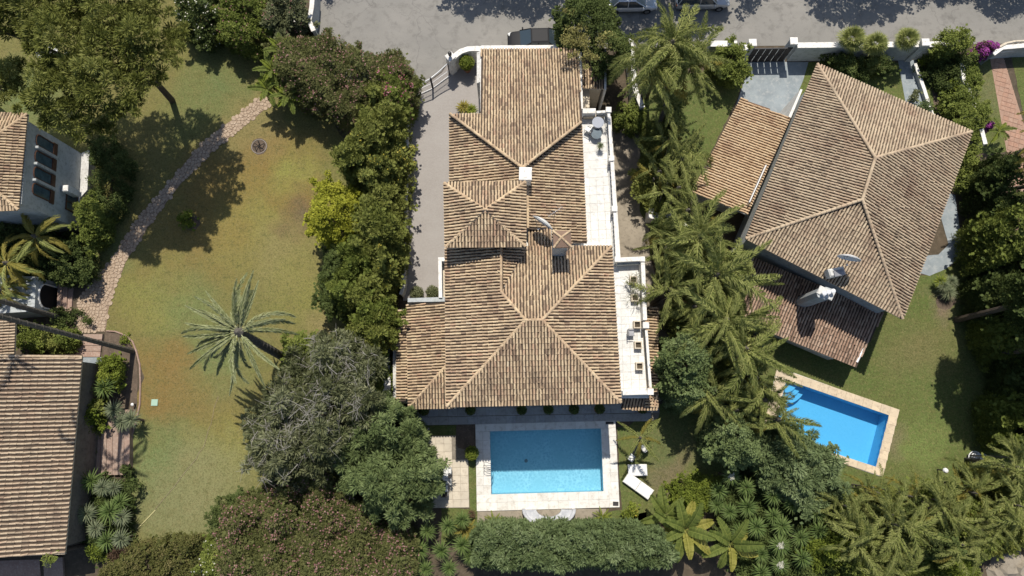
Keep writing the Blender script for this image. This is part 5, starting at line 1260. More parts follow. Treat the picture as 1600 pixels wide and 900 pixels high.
chair('white garden chair under the small palm, closer to the pool', (985.5, 714), .01, .9, name='garden_chair'); chair('white garden chair under the small palm, farther from the pool', (1006, 699.5), .01, 2.2, name='garden_chair')
# dining table by the conifer with its chairs
p = P(690, 747, .74); T = thing('dining_table', 'long white outdoor table half hidden under the conifer branches', 'table', (p.x, p.y, 0)); MB().bbox((p.x, p.y, .72), (.95, 2.0, .05), -.02, .01).build('tabletop', ['plastic_w'], T)
for a in (-1, 1):
    for b in (-1, 1): MB().box((p.x + a * .4, p.y + b * .85, .34), (.06, .06, .68)).build('leg', ['metal_g'], T)
for y, l in ((735, 'white dining chair with dark back, nearest the pool shadow'), (752, 'white dining chair in the middle of the table side')): chair(l, (700.5, y), .08, math.pi, name='dining_chair')
chair('dark dining chair at the lower end of the white table', (695, 770), .08, 1.6, 'dark', 'dining_chair')
# curved covered sofa at the pool end
cp = P(857, 789, .0); T = thing('curved_sofa', 'curved garden sofa under a pale grey cover below the pool', 'sofa', (cp.x, cp.y, 0))
import itertools
def arc_block(r0, r1, z0, z1, a0, a1, n=14, sq=1.):
    mb = MB(); vs = []
    for i in range(n + 1):
        a = a0 + (a1 - a0) * i / n
        for r, z in ((r0, z0), (r0, z1 - .05), (r0 + .06, z1), (r1 - .06, z1), (r1, z1 - .05), (r1, z0)): vs.append((cp.x + r * math.cos(a), cp.y - .25 + r * math.sin(a) * sq, z))
    fs = [(i * 6 + j, i * 6 + j + 1, (i + 1) * 6 + j + 1, (i + 1) * 6 + j) for i in range(n) for j in range(5)] + [tuple(range(5, -1, -1)), tuple(n * 6 + j for j in range(6))]
    return mb.add(vs, fs)
arc_block(.95, 1.85, .05, .45, math.pi * 1.02, math.pi * 1.98, sq=.62).build('seat', ['cloth_g'], T)
arc_block(1.76, 2.02, .05, .75, math.pi * 1.0, math.pi * 2.0, sq=.62).build('backrest', ['cloth_g'], T)
# garden odds and ends
p = P(242, 629); T = thing('utility_lid', 'pale green square inspection lid in the dry lawn', 'utility cover', p); MB().bbox((p.x, p.y, .05), (.5, .5, .06), 0, .01).build('lid', ['lid'] if 'lid' in M else [surf('pale_green_plastic', (.32, .46, .36), rough=.7)], T)
p = P(207.5, 632, .4); T = thing('garden_lamp', 'small white topped bollard light at the edge of the palm bed', 'garden light', (p.x, p.y, 0)); MB().tube([(p.x, p.y, 0), (p.x, p.y, .4)], .06, 8).build('post', ['dark'], T); MB().lathe((p.x, p.y, .4), [(.1, 0), (.12, .1), (.04, .16)], 10).build('lamp_head', ['metal_w'], T)
p = P(1476, 735, .9); T = thing('garden_lamp', 'small white globe lamp on a post at the edge of the right lawn', 'garden light', (p.x, p.y, 0)); MB().tube([(p.x, p.y, 0), (p.x, p.y, .8)], .05, 8).build('post', ['dark'], T); MB().lathe((p.x, p.y, .8), [(.05, 0), (.17, .1), (.2, .2), (.15, .33), (.04, .38)], 12).build('lamp_head', ['metal_w'], T)
pts_ = [(215, 826), (243, 797), (300, 725), (322, 690), (332, 650), (345, 610)]
hp_ = [P(a, b, .04) for a, b in pts_]; o = MB().tube(hp_[:2], .035, 5).build('garden_hose', ['hose_y'] if 'hose_y' in M else [surf('yellow_hose', (.55, .5, .25))], loc=hp_[0]); tag(o, 'short pale yellow hose end lying across the bottom of the dry lawn', 'hose')
o = MB().tube([p_ for i in range(1, 5) for p_ in (hp_[i].lerp(hp_[i + 1], k / 4) + Vector((random.uniform(-.08, .08), random.uniform(-.08, .08), 0)) for k in range(4))], .011, 5).build('garden_hose', ['flag'], loc=hp_[1]); tag(o, 'thin grey hose wandering up the middle of the dry lawn', 'hose')
p = P(405, 229); T = thing('lawn_ornament', 'dark twisted metal sprinkler stand inside a round soil ring on the lawn', 'sprinkler', p); mb = MB()
for k in range(5): a = k * 1.3; mb.tube([(p.x, p.y, .02), (p.x + .3 * math.cos(a), p.y + .3 * math.sin(a), .35), (p.x + .5 * math.cos(a + .5), p.y + .5 * math.sin(a + .5), .1)], .035, 5)
mb.build('arms', ['dark'], T); ring = [(p.x + .62 * math.cos(a), p.y + .62 * math.sin(a), .03) for a in [i * math.pi / 12 for i in range(25)]]; MB().tube(ring, .03, 5, cap=False).build('ring', ['vinyl'], T)
def ring_seat(label, px, r, name='wicker_seat', mat='metal_w', cat='garden seat'):
    p = P(*px, .5); T = thing(name, label, cat, (p.x, p.y, 0)); mb = MB()
    for k in range(4): rr = r * (1 - .22 * k); mb.tube([(p.x + rr * math.cos(a), p.y + rr * math.sin(a), .35 + .12 * k) for a in [i * math.pi / 10 for i in range(21)]], .04, 5, cap=False)
    mb.build('hoops', [mat], T); MB().lathe((p.x, p.y, 0), [(r * .5, 0), (r * .6, .3), (r * .2, .42)], 14).build('base', ['offwhite'], T)
ring_seat('white round wicker seat in the shade at the right, beside the globe lamp', (1539, 719), .42); ring_seat('white round wicker seat left of its twin in the dark shade', (1526, 716), .5)
T = table('round white garden table showing through the top left pine', (79, 82), 0, .62, .74, 'plastic_w', 'metal_w', 'garden_table')
for i, (x, y, a) in enumerate(((66, 88, 0), (79, 100, 1.6), (104, 88, 2.5), (104, 100, 2.))): chair(('white chair left of the garden table under the pine', 'white chair below the garden table under the pine', 'white chair right of the garden table under the pine', 'white chair farthest right under the pine, beside its twin')[i], (x, y), 0, a, name='garden_chair')
p = P(1425, -75, 0); T = thing('street_lamp', 'street lamp whose round head shades the road at the top', 'street lamp', p); MB().tube([p, p + Vector((0, 0, 3.8))], .05, 8).build('post', ['dark'], T); MB().lathe(p + Vector((0, 0, 3.75)), [(.06, 0), (.22, .1), (.26, .3), (.18, .5), (.03, .6)], 12).build('lamp_head', ['metal_w'], T)
p = P(1575, 880, 0); T = thing('boulder', 'pale grey rock outcrop at the bottom right corner', 'rock', p); rg = random.Random(3)
for k, (dx, dy, r, h_) in enumerate(((0, 0, 1.4, .5), (.9, -.4, 1.1, .7), (-.8, -.7, .9, .35))):
    n = 9; lo_ = [(p.x + dx + r * rg.uniform(.8, 1.15) * math.cos(i * 6.283 / n), p.y + dy + r * rg.uniform(.8, 1.15) * math.sin(i * 6.283 / n)) for i in range(n)]
    hi_ = [(p.x + dx + (x - p.x - dx) * .55 + rg.uniform(-.1, .1), p.y + dy + (y - p.y - dy) * .55) for x, y in lo_]; mb = MB(); mb.add([(x, y, 0) for x, y in lo_] + [(x, y, h_ + rg.uniform(-.1, .1)) for x, y in hi_], [(i, (i + 1) % n, n + (i + 1) % n, n + i) for i in range(n)] + [tuple(range(n, 2 * n))]); mb.build('rock', ['sand'], T)
def adopt(src, dst, name):
    """make the foliage of src a part of dst"""
    for ch in list(src.children):
        if ch.name.startswith('foliage'): ch.name = name; ch.parent = dst; ch.location = src.location - dst.location
        else: bpy.data.objects.remove(ch)
    bpy.data.objects.remove(src)
# ---------------------------------------------------------------- planting
tree('pine_tree', 'huge spreading olive green pine filling the top left corner', 'tree', [(-60, -40), (255, -40), (268, 20), (280, 60), (284, 105), (270, 130), (250, 134), (236, 162), (216, 192), (180, 186), (140, 198), (105, 212), (72, 205), (56, 172), (70, 144), (40, 130), (55, 100), (40, 55), (-60, 45)], 12.5, 9.0, 'pine', 'leaf_pine', 2.5, trunk=(269, 157), via=(243, 128, 5.5), full=False, gaps=.05, lump=1.2, limbs=16, zr=10.5, trunk_r=.22, dens=1.3, size=1.0)
tree('pine_tree', 'low pine bough reaching in from the left edge above the white house', 'tree', [(-60, 92), (40, 96), (60, 125), (42, 155), (-10, 150), (-60, 140)], 7, 5.2, 'pine', 'leaf_pine', 1.2, trunk=(-40, 140), full=False, gaps=.15, limbs=6)
# top hedge
hed = [((258, -30), (330, -30), (345, 20), (335, 55), (290, 60), (268, 40)), ((335, -30), (410, -30), (420, 30), (408, 62), (360, 64), (338, 50)), ((410, -30), (470, -20), (478, 20), (460, 45), (430, 50), (414, 35))]
hl = ['dark green bush with white flowers at the top edge beside the pine', 'mixed green bush in the middle of the top left hedge', 'olive green bush by the white wall at the top left road corner']
for k, h in enumerate(hed): tree('garden_bush', hl[k], 'bush', list(h), 3.6 + .3 * k, .3, 'broad', ['leaf_dark', 'leaf_mid', 'leaf_olive'][k], 1.2, flowers=('flower_white' if k == 0 else 'flower_dusty', .02, .06), group='bushes of the top left hedge', lump=1.)
# oleander and neighbours
tree('oleander', 'large pink flowering oleander at the left of the drive gate', 'shrub', [(432, 66), (470, 44), (510, 52), (545, 68), (580, 76), (618, 76), (642, 110), (640, 150), (620, 175), (570, 190), (520, 185), (470, 170), (440, 140), (425, 100)], 4.6, .6, 'oleander', 'leaf_oleander', 1.6, flowers=('flower_dusty', .05, .06), lump=1.0)
tree('oleander', 'bright pink oleander beside the gate, against the drive', 'shrub', [(596, 100), (636, 108), (645, 140), (636, 168), (600, 178), (585, 150)], 4.9, 1., 'oleander', 'leaf_mid', 1.0, flowers=('flower_pink', .06, .07))
tree('garden_bush', 'dark green bush between oleander and cypress hedge', 'bush', [(545, 170), (600, 165), (640, 190), (635, 250), (590, 260), (545, 230)], 4.2, .3, 'broad', 'leaf_cypress', 1.3, flowers=('flower_gold', .03, .07))
tree('garden_bush', 'small lime bush squeezed between gate post and hedge', 'bush', blob(638, 168, 13, 18), 1.6, .2, 'fine', 'leaf_lime', .6)
for k, (x, y, z) in enumerate(((425, 110, 3.2), (440, 80, 3.6), (418, 140, 2.6), (450, 150, 2.8))):
    banana(['wide leaved plant at the left tip of the pink oleander', 'glossy leaved plant on the upper left of the oleander', 'lowest glossy leaved plant by the flagstone path', 'glossy leaved plant tucked under the oleander'][k], (x + 4, y + 3), (x, y), z, 12, 1., BS, 'broadleaf_plant', 'plant', group='glossy leaved plants beside the oleander', tr=.06)
# cypress hedge along the drive: separate trees
ch = [(598, 150, 20), (612, 205, 25), (575, 235, 24), (605, 265, 26), (558, 258, 20), (612, 310, 25), (590, 338, 20), (610, 355, 26), (588, 395, 27), (612, 405, 26), (560, 420, 27), (600, 445, 28), (570, 470, 25), (598, 495, 27), (545, 455, 26), (620, 380, 20), (590, 520, 24), (572, 392, 22), (592, 290, 18), (600, 235, 22)]
cl_ = ['thin cypress poking through the pink oleander', 'cypress at the top of the hedge beside the drive wall', 'golden green cypress at the top left of the hedge', 'cypress right under the yellow flecked bush', 'leafy cypress above the yellow bush', 'cypress beside the drive, level with the tower', 'cypress right of the yellow bush', 'cypress beside the drive, level with the small balcony', 'tall cypress in the middle of the hedge', 'cypress touching the drive wall above its end', 'dark cypress on the lawn side of the hedge', 'cypress at the lower end of the drive wall', 'low cypress above the silvery tree', 'cypress beside the low porch roof', 'dark round cypress bulging onto the lawn', 'slim cypress pressed against the drive wall', 'last cypress of the hedge above the silvery tree', 'cypress just below the yellow bush', 'slim cypress between the yellow bush and the drive', 'narrow cypress second from the hedge top']
for k, (x, y, r) in enumerate(ch): tree('cypress_tree', cl_[k], 'cypress', blob(x - (12 if x > 590 else 2), y, r + 6, r + 9, 12, .2, k), 5.6 + (k * 7 % 5) * .35, .6, 'cypress', 'leaf_cypress' if k not in (10, 13, 14) else 'leaf_mid', trunk=None, cone=k % 3 != 1, edge=1.0, group='cypress trees of the hedge beside the drive', lump=.6, full=True, dens=.85, limbs=2, flowers=('flower_gold', .03, .06) if k in (2, 3, 9) else None, zr=3.6)
tree('garden_bush', 'bright yellow green bush on the lawn side of the cypress hedge', 'bush', [(482, 330), (480, 300), (503, 286), (530, 292), (562, 296), (574, 330), (562, 368), (530, 388), (498, 386), (480, 366)], 5.2, .6, 'broad', 'leaf_yellow', 1.6, lump=.9, dens=.9, zr=3.8)
tree('garden_bush', 'dark rounded evergreen below the yellow bush at the lawn edge', 'bush', [(510, 392), (545, 380), (568, 410), (570, 460), (548, 500), (515, 490), (500, 450)], 4.2, .3, 'fine', 'leaf_dark', 1.3)
tree('garden_bush', 'small lime green bush alone on the dry lawn', 'bush', [(275, 335), (287, 327), (300, 334), (305, 348), (292, 356), (277, 350)], 1.1, .1, 'fine', 'leaf_lime', .5, zr=.6)
# silvery tree and the shade tree group
tree('olive_tree', 'large grey green tree with bare silvery twigs below the date palm', 'tree', [(440, 575), (452, 540), (480, 545), (500, 515), (530, 530), (560, 522), (575, 550), (604, 562), (590, 600), (612, 625), (580, 650), (592, 680), (556, 690), (545, 730), (505, 722), (480, 758), (455, 735), (420, 752), (418, 720), (380, 722), (398, 690), (372, 665), (402, 650), (385, 618), (418, 612)], 8.0, 3.5, 'pine', 'leaf_olive', 3.0, trunk=(520, 640), full=False, lump=1.5, twigs=150, limbs=18, zr=6.0, dens=1.0, gaps=.14)
tree('garden_bush', 'olive green thicket under the silvery tree, at the hedge end', 'bush', [(440, 540), (500, 515), (570, 525), (605, 560), (600, 640), (540, 660), (470, 620), (445, 580)], 4.4, .3, 'fine', 'leaf_mid', 1.6, lump=1.)
tree('garden_bush', 'grey green thicket at the lawn edge under the silvery tree', 'bush', [(390, 660), (450, 620), (540, 650), (560, 720), (500, 765), (420, 760)], 3.8, .3, 'fine', 'leaf_olive', 1.6, lump=1.)
tree('garden_bush', 'yellow green shrub at the foot of the date palm', 'bush', blob(447, 556, 11, 13), 1.6, .1, 'fine', 'leaf_lime', .5)
cd = [([(555, 640), (590, 622), (612, 640), (628, 632), (636, 655), (655, 668), (648, 685), (662, 700), (630, 722), (600, 700), (570, 715), (545, 680)], 7.0), ([(555, 700), (590, 705), (612, 690), (640, 705), (672, 712), (664, 728), (690, 745), (672, 757), (694, 778), (668, 788), (680, 808), (645, 806), (632, 832), (600, 806), (575, 815), (560, 780), (540, 760)], 7.6), ([(505, 660), (560, 640), (600, 690), (590, 740), (530, 740)], 6.4)]
cds = []
for k, (q, z) in enumerate(cd): cds.append(tree('cedar_tree', ['blue green conifer spreading beside the low porch', 'big blue green conifer overhanging the beige patio', 'blue green conifer merging into the silvery tree'][k], 'tree', q, z, 1.2, 'cedar', 'leaf_cedar', 2.2, gaps=.16, dens=1.2, group='blue green conifers left of the patio', lump=1.0, limbs=6, zr=z * .6))
mbx = tree('cedar_bough', 'single conifer bough reaching over the white dining table', 'tree', [(655, 722), (690, 716), (703, 724), (690, 734), (655, 740)], 3.6, 2.6, 'cedar', 'leaf_cedar', .5, trunk=(640, 745), full=False, limbs=2, zr=3); adopt(mbx, cds[1], 'bough')
tree('oleander', 'wide dusty pink oleander along the bottom edge of the garden', 'shrub', [(340, 800), (390, 770), (440, 745), (500, 740), (560, 760), (590, 800), (640, 830), (650, 880), (640, 930), (340, 930), (325, 860)], 4.2, .4, 'oleander', 'leaf_oleander', 1.6, flowers=('flower_dusty', .085, .06), lump=1.1, size=1.)
tree('oleander', 'paler flowering oleander beneath the silvery tree', 'shrub', [(430, 700), (500, 690), (560, 730), (560, 780), (480, 790), (420, 760)], 3.9, .4, 'oleander', 'leaf_oleander', 1.4, flowers=('flower_dusty', .045, .06), lump=1.)
tree('garden_bush', 'dark green dome shaped bush at the bottom of the dry lawn', 'bush', [(320, 800), (335, 775), (370, 766), (405, 775), (415, 805), (395, 832), (350, 838), (325, 825)], 3.2, .2, 'fine', 'leaf_dark', 1.6, lump=.4)
tree('garden_bush', 'light green bush with cream flowers at the bottom, right of the domed bush', 'bush', [(330, 835), (390, 830), (430, 810), (440, 860), (420, 930), (330, 930), (315, 880)], 3.2, .2, 'broad', 'leaf_mid', 1.4, flowers=('flower_white', .02, .06))
tree('hedge', 'mottled green and yellow hedge across the bottom left', 'hedge', [(152, 890), (175, 868), (215, 848), (260, 838), (310, 836), (328, 860), (325, 930), (150, 930)], 2.4, .1, 'fine', 'leaf_mixed', .9, lump=.5)
tree('garden_bush', 'reddish bronze bush at the tip of the bottom left hedge', 'bush', blob(190, 862, 26, 12, rot=-.3), 1.9, .1, 'fine', 'leaf_bronze', .6)
# trimmed hedge at the bottom of the pool garden
tree('hedge', 'long grey green conifer hedge below the swimming pool', 'hedge', [(735, 829), (760, 820), (830, 819), (900, 820), (980, 821), (1036, 828), (1058, 855), (1058, 884), (1000, 892), (900, 892), (800, 894), (738, 888)], 3.6, .2, 'hedge', 'leaf_hedge', .7, lump=.4, zr=3.2)
# plants by the patio
hs = [(668, 830, 2.2), (700, 822, 2.4), (722, 812, 1.9), (655, 860, 2.1), (690, 860, 2.6), (722, 852, 2.0), (665, 890, 2.0), (702, 888, 2.3), (735, 870, 1.6), (640, 845, 1.6)]
ORD = ['first', 'second', 'third', 'fourth', 'fifth', 'sixth', 'seventh', 'eighth']
def row_labels(pts, edges, kind, where):
    rows = [[] for _ in range(len(edges) + 1)]
    for i, p in enumerate(pts): rows[sum(p[1] > e for e in edges)].append(i)
    nm = ['top', 'second', 'third', 'fourth', 'fifth', 'sixth']; out = [''] * len(pts)
    for r_, row in enumerate(rows):
        for j, i in enumerate(sorted(row, key=lambda i: pts[i][0])): out[i] = f'{kind}, {ORD[j]} from the left in the {nm[r_]} row {where}'
    return out
hl_ = row_labels(hs, [840, 875], 'spiky yucca', 'left of the long hedge')
for k, h in enumerate(hs): yucca(hl_[k], [h], group='yuccas in the clump left of the long hedge')
tree('garden_bush', 'lime green bush under the low porch corner beside the shaded terrace', 'bush', [(602, 652), (612, 640), (630, 642), (640, 655), (636, 672), (615, 672)], 1.5, .1, 'fine', 'leaf_lime', .6, zr=1.2)
yucca('small purple bronze cordyline at the end of the grass strip', [(737, 803, .6)], [rosette('leaf_rosette', 40, .5, .06, 'leaf_bronze', 77)], 'shrub', 'cordyline', scale=.9)
for k, (x, y, z) in enumerate(((772, 812, .5), (940, 806, .4), (730, 826, .8))):
    T = thing('fern_plant', ['feathery green plant left of the covered sofa', 'small feathery plant right of the covered sofa', 'yellow frond plant at the left end of the long hedge'][k], 'plant', P(x, y)); 
    MB().tube([P(x, y), P(x, y) + Vector((0, 0, z))], .06, 6).build('stem', ['trunk'], T)
    for i in range(11):
        o = bpy.data.objects.new('frond', SF[k // 2]); C.objects.link(o); o.parent = T; o.location = (0, 0, z); o.scale = (.55,) * 3 if k < 2 else (.8,) * 3; o.rotation_euler = (0, -(1.1 - .9 * i / 11), i * 2.4)
topiary('round clipped bush between patio and pool, tipped with sunlight', (737, 708), .52, .95, 'leaf_lime', mount=0)
for k, (x, y) in enumerate(((651, 458), (676, 457))): topiary(['left clipped ball at the lower end of the drive', 'right clipped ball at the drive end, by the white balcony'][k], (x, y), .52, .7, 'leaf_olive', group='clipped balls at the lower end of the drive')
topiary('round bush in a terracotta pot inside the curved white wall', (729, 98), .62, 1.35, 'leaf_lime', pot=True)
for k, x in enumerate((662, 735, 815, 857, 897, 937, 1004)): topiary('potted dark ball under the eaves, ' + ['leftmost, below the porch', 'left of the pool', 'above the left half of the pool', 'above the middle of the pool', 'third from the right', 'above the right end of the pool', 'rightmost, under the terrace corner'][k], (x, 641.5 - (x - 662) * .010), .36, 1.15, 'leaf_dark', pot=True, group='potted clipped balls under the eaves')
yucca('yellow green spiky plant against the garage wall beside the drive', [(724, 168, .35), (736, 172, .3)], AG, 'agave', 'agave_plant', scale=1.15, base=(728, 172))
# date palm on the lawn
palm('tall date palm leaning over the dry lawn, crown of stiff grey green fronds', (446, 560), (374, 519), 9.3, DF, 34, .95, (.85, -.25), seed=4, tr=.30, azs=[math.radians(q) for q in (92, 262, 165, 22, 120, 225, 76, 195, 142, 318, 105, 215, 60, 178, 250, 130, 205, 52, 155, 188, 112, 268, 12, 237, 300)], name='date_palm')
# palms with bare trunks on the left
palm('tall palm whose bare trunk leans across from the palm bed to the left edge', (208, 549), (-64, 478), 17, n=10, scale=.8, tr=.17, group='tall bare trunked palms leaning left')
palm('second bare trunked palm, above the first, reaching the left edge', (97, 497), (-100, 442), 12, n=10, scale=.8, tr=.19, group='tall bare trunked palms leaning left')
palm('feathery arching palm in front of the left white house wall', (72, 405), (56, 370), 4.2, CF, 24, 1.0, (1.1, -.5), seed=2)
palm('second arching palm at the left edge above the porch', (30, 440), (12, 412), 4.4, CF, 24, 1.05, (1.0, -.5), seed=3)
palm('low arching palm over the porch roof at the left edge', (10, 470), (2, 452), 3.6, CF, 20, .8, (1.0, -.4), seed=6)
# yellow blossom tree and palms by the road
ft = tree('flowering_tree', 'dark tree with yellow blossom sprays over the road, above the small roof', 'tree', [(868, 48), (882, 5), (910, -20), (950, -10), (968, 25), (985, 70), (970, 98), (940, 108), (915, 92), (885, 75)], 7.0, 2.5, 'broad', 'leaf_dark', 1.8, trunk=(930, 75), lump=1., zr=5.6)
bs_ = tree('blossom_sprays', 'yellow green blossom sprays on the roadside tree', 'tree', [(872, 55), (885, 15), (905, 10), (925, 20), (930, 60), (960, 50), (945, 95), (905, 88)], 7.3, 6.0, 'broad', 'leaf_blossom', .8, trunk=(930, 75), full=False, gaps=.4, zr=6.9, dens=.9, limbs=2)
adopt(bs_, ft, 'blossoms')
palm('biggest feathery palm over the road wall, between the parked cars and the grey drive', (1010, 150), (1050, 68), 10, n=34, scale=1.2, el=(1.25, -.5), yellow=2, dead=2, seed=1)
palm('palm with broad arching fronds just left below the big road palm', (1000, 160), (1018, 104), 8.6, n=24, scale=1.1, yellow=3, dead=0, seed=2)
palm('palm beside the green citrus tree, fronds hanging over the lawn', (1030, 150), (1076, 100), 8.2, n=22, scale=1.12, yellow=4, dead=1, seed=3)
pl = [(1012, 190, 1040, 165, 5.4, 14, .8), (1020, 250, 1050, 215, 4.8, 14, .72), (1000, 300, 1030, 270, 4.2, 12, .7), (1025, 320, 1060, 295, 5.2, 13, .8), (1050, 390, 1095, 370, 7.4, 18, .9), (1030, 400, 1042, 388, 3.8, 14, .75), (1075, 450, 1120, 430, 7.8, 20, .95), (1060, 500, 1085, 480, 5.4, 14, .8), (1090, 520, 1135, 500, 8.0, 20, .95), (1110, 560, 1165, 545, 7.6, 18, .9), (1125, 420, 1165, 440, 6.2, 14, .8), (1130, 600, 1180, 590, 6.4, 18, .85), (1150, 640, 1195, 625, 5.6, 16, .8), (1130, 650, 1150, 640, 4.4, 14, .8), (1180, 660, 1215, 655, 5.8, 14, .85), (1045, 350, 1075, 330, 5.6, 14, .85), (0, 0, 1066, 248, 5.2, 14, .9), (0, 0, 1048, 452, 5.4, 15, .9), (0, 0, 1160, 500, 7.0, 16, 1.0), (0, 0, 1085, 400, 6.4, 16, 1.0), (0, 0, 1115, 610, 5.4, 14, .85)]
pll = ['palm just right of the round grey table', 'yellowing palm level with the second terrace post', 'small palm over the sandy side yard', 'palm beside the carport roof corner', 'large palm below the carport corner', 'yellow green palm at the top of the lower terrace', 'large palm left of the red brown roof', 'palm with brown frond hanging over the planters', 'tallest palm in the middle of the palm row', 'palm reaching over the red brown roof', 'palm against the shaded lower roof', 'yellow tinged palm above the blue pool', 'palm at the upper left corner of the blue pool', 'golden frond palm beside the dark round tree', 'palm whose frond hangs over the blue pool water', 'palm hiding the sunlit rubble wall', 'palm over the lawn strip, level with the small white chimney box', 'palm leaning over the upper planters of the lower terrace', 'palm touching the middle of the red brown roof', 'palm between the rubble wall and the largest palm', 'palm below the tallest one, above the second glossy tree']
for k, (bx, by, cx_, cy_, z, n, s) in enumerate(pl):
    s = s * (1.0, .9, 1.05, .85, 1.2, .95, 1.25, .9, 1.2, 1.05, .85, 1., .8, 1., .9, .9, 1, 1, 1, 1, 1)[k]; palm(pll[k], None, (cx_, cy_), z, n=n + 7, scale=s * 1.08, yellow=(5 if k in (1, 2, 5, 11, 13) else 1), dead=(2 if k in (6, 7, 8, 4) else 1 if k % 3 == 0 else 0), seed=k, group='feathery palms between the two villas', el=(1.35, -.45), clump=(.4 if k in (1, 2, 3, 5, 10, 11, 13, 16, 17, 20) else 0.12))
tree('citrus_tree', 'bright green citrus tree beside the gate pillar of the right villa', 'tree', [(1120, 82), (1135, 66), (1158, 70), (1172, 92), (1165, 110), (1140, 116), (1120, 105)], 3.4, .8, 'broad', 'leaf_mid', 1.3, zr=2.6)
tree('garden_bush', 'dark bush under the palms beside the first terrace post', 'bush', blob(965, 185, 10, 18), 2.2, .1, 'fine', 'leaf_mid', .6); tree('garden_bush', 'leafy dark bush in the side yard below the white wall', 'bush', [(975, 165), (1005, 165), (1010, 200), (995, 215), (975, 200)], 2.0, .1, 'broad', 'leaf_mid', .7)
tree('garden_bush', 'tall dark thicket under the palms between side yard and lawn', 'bush', [(1010, 195), (1045, 190), (1062, 260), (1055, 330), (1025, 330), (1000, 290), (1010, 240)], 3.0, .2, 'oleander', 'leaf_cypress', 1.2)
tree('garden_bush', 'dark bush right of the pointed palm, by the rubble wall', 'bush', blob(1037, 360, 20, 17), 2.6, .2, 'fine', 'leaf_dark', .8)
tree('garden_bush', 'dense green undergrowth in the middle of the palm row', 'bush', [(1050, 400), (1120, 380), (1160, 420), (1170, 500), (1150, 600), (1100, 620), (1050, 520)], 3.8, .2, 'oleander', 'leaf_cypress', 1.6, lump=1.)
tree('broadleaf_tree', 'round glossy green tree beside the lower terrace, right of the tiled lean-to', 'tree', [(1048, 530), (1075, 508), (1110, 530), (1125, 575), (1120, 620), (1085, 645), (1052, 620), (1040, 575)], 7.4, 1.0, 'broad', 'leaf_cedar', 1.8, lump=1.0, zr=5.6)
tree('broadleaf_tree', 'second glossy green tree, lower, above the yuccas', 'tree', [(1112, 650), (1140, 640), (1175, 665), (1180, 710), (1150, 728), (1118, 700)], 6.4, .8, 'broad', 'leaf_cedar', 1.4, lump=.8, zr=4.8)
tree('conifer', 'blue green conifer at the lower left of the blue pool', 'tree', [(1180, 680), (1220, 662), (1270, 690), (1320, 730), (1322, 775), (1270, 790), (1210, 770), (1175, 730)], 4.6, .6, 'cedar', 'leaf_hedge', 1.6, lump=.8, zr=3.6)
# small palm by the loungers
palm('small yellow green palm on the lawn between pool and loungers', (988, 712), (1000, 684), 3.3, [QF[0], QY[0]], 9, .58, (.75, .0), seed=5, tr=.10, az0=.5)
# banana clump
banana('large broad leaved plant with huge leaves below the loungers', (1075, 850), (1070, 828), 2.6, 13, .95)
banana('broad leaved plant with paler leaves, right of the first', (1135, 870), (1140, 850), 2.8, 9, .9, seed if 0 else None)
banana('upright broad leaved plant nearest the loungers', (1040, 820), (1040, 806), 1.6, 7, .85)
tree('garden_bush', 'bright lime fern bush between loungers and yuccas', 'bush', [(1050, 768), (1075, 742), (1110, 740), (1118, 765), (1100, 795), (1062, 800)], 1.5, .1, 'fine', 'leaf_lime', .8)
tree('garden_bush', 'small yellow flowering bush beside the end of the long hedge', 'bush', [(975, 800), (990, 790), (1005, 798), (1000, 812), (980, 814)], 1.2, .1, 'fine', 'leaf_lime', .5, flowers=('flower_gold', .08, .05))
# yucca grove
yh = [(1142, 745, 2.8, 1), (1190, 732, 2.6, 0), (1124, 768, 2.2, 0), (1166, 762, 2.4, 0), (1140, 800, 2.6, 0), (1168, 792, 2.8, 0), (1208, 775, 2.8, 0), (1238, 788, 3.0, 0), (1208, 806, 2.6, 0), (1182, 824, 3.0, 0), (1222, 822, 2.8, 0), (1156, 832, 2.2, 0), (1218, 852, 3.0, 1), (1218, 882, 2.8, 1), (1250, 840, 2.4, 0), (1254, 872, 2.6, 0), (1190, 866, 2.2, 0), (1280, 830, 2.4, 0), (1274, 800, 2.4, 0), (1190, 895, 2.2, 0), (1120, 790, 1.8, 0), (1262, 764, 2.2, 0)]
yl_ = row_labels(yh, [758, 784, 812, 845, 870], 'green yucca', 'of the grove')
for k, (x, y, z, fl) in enumerate(yh): yucca(yl_[k] if not fl else ['white topped yucca at the upper left of the grove', '', '', '', '', '', '', '', '', '', '', '', 'white topped yucca at the lower right of the grove', 'lowest white topped yucca at the bottom edge'][k], [(x, y, z)], group='yuccas of the grove below the blue pool' if not fl else None, flower=0 if fl else None, scale=1.05)
tree('garden_bush', 'dark undergrowth beneath the yucca grove', 'bush', [(1115, 760), (1200, 740), (1290, 770), (1310, 900), (1240, 930), (1170, 930), (1120, 840)], 1.5, .1, 'broad', 'leaf_dark', .9)
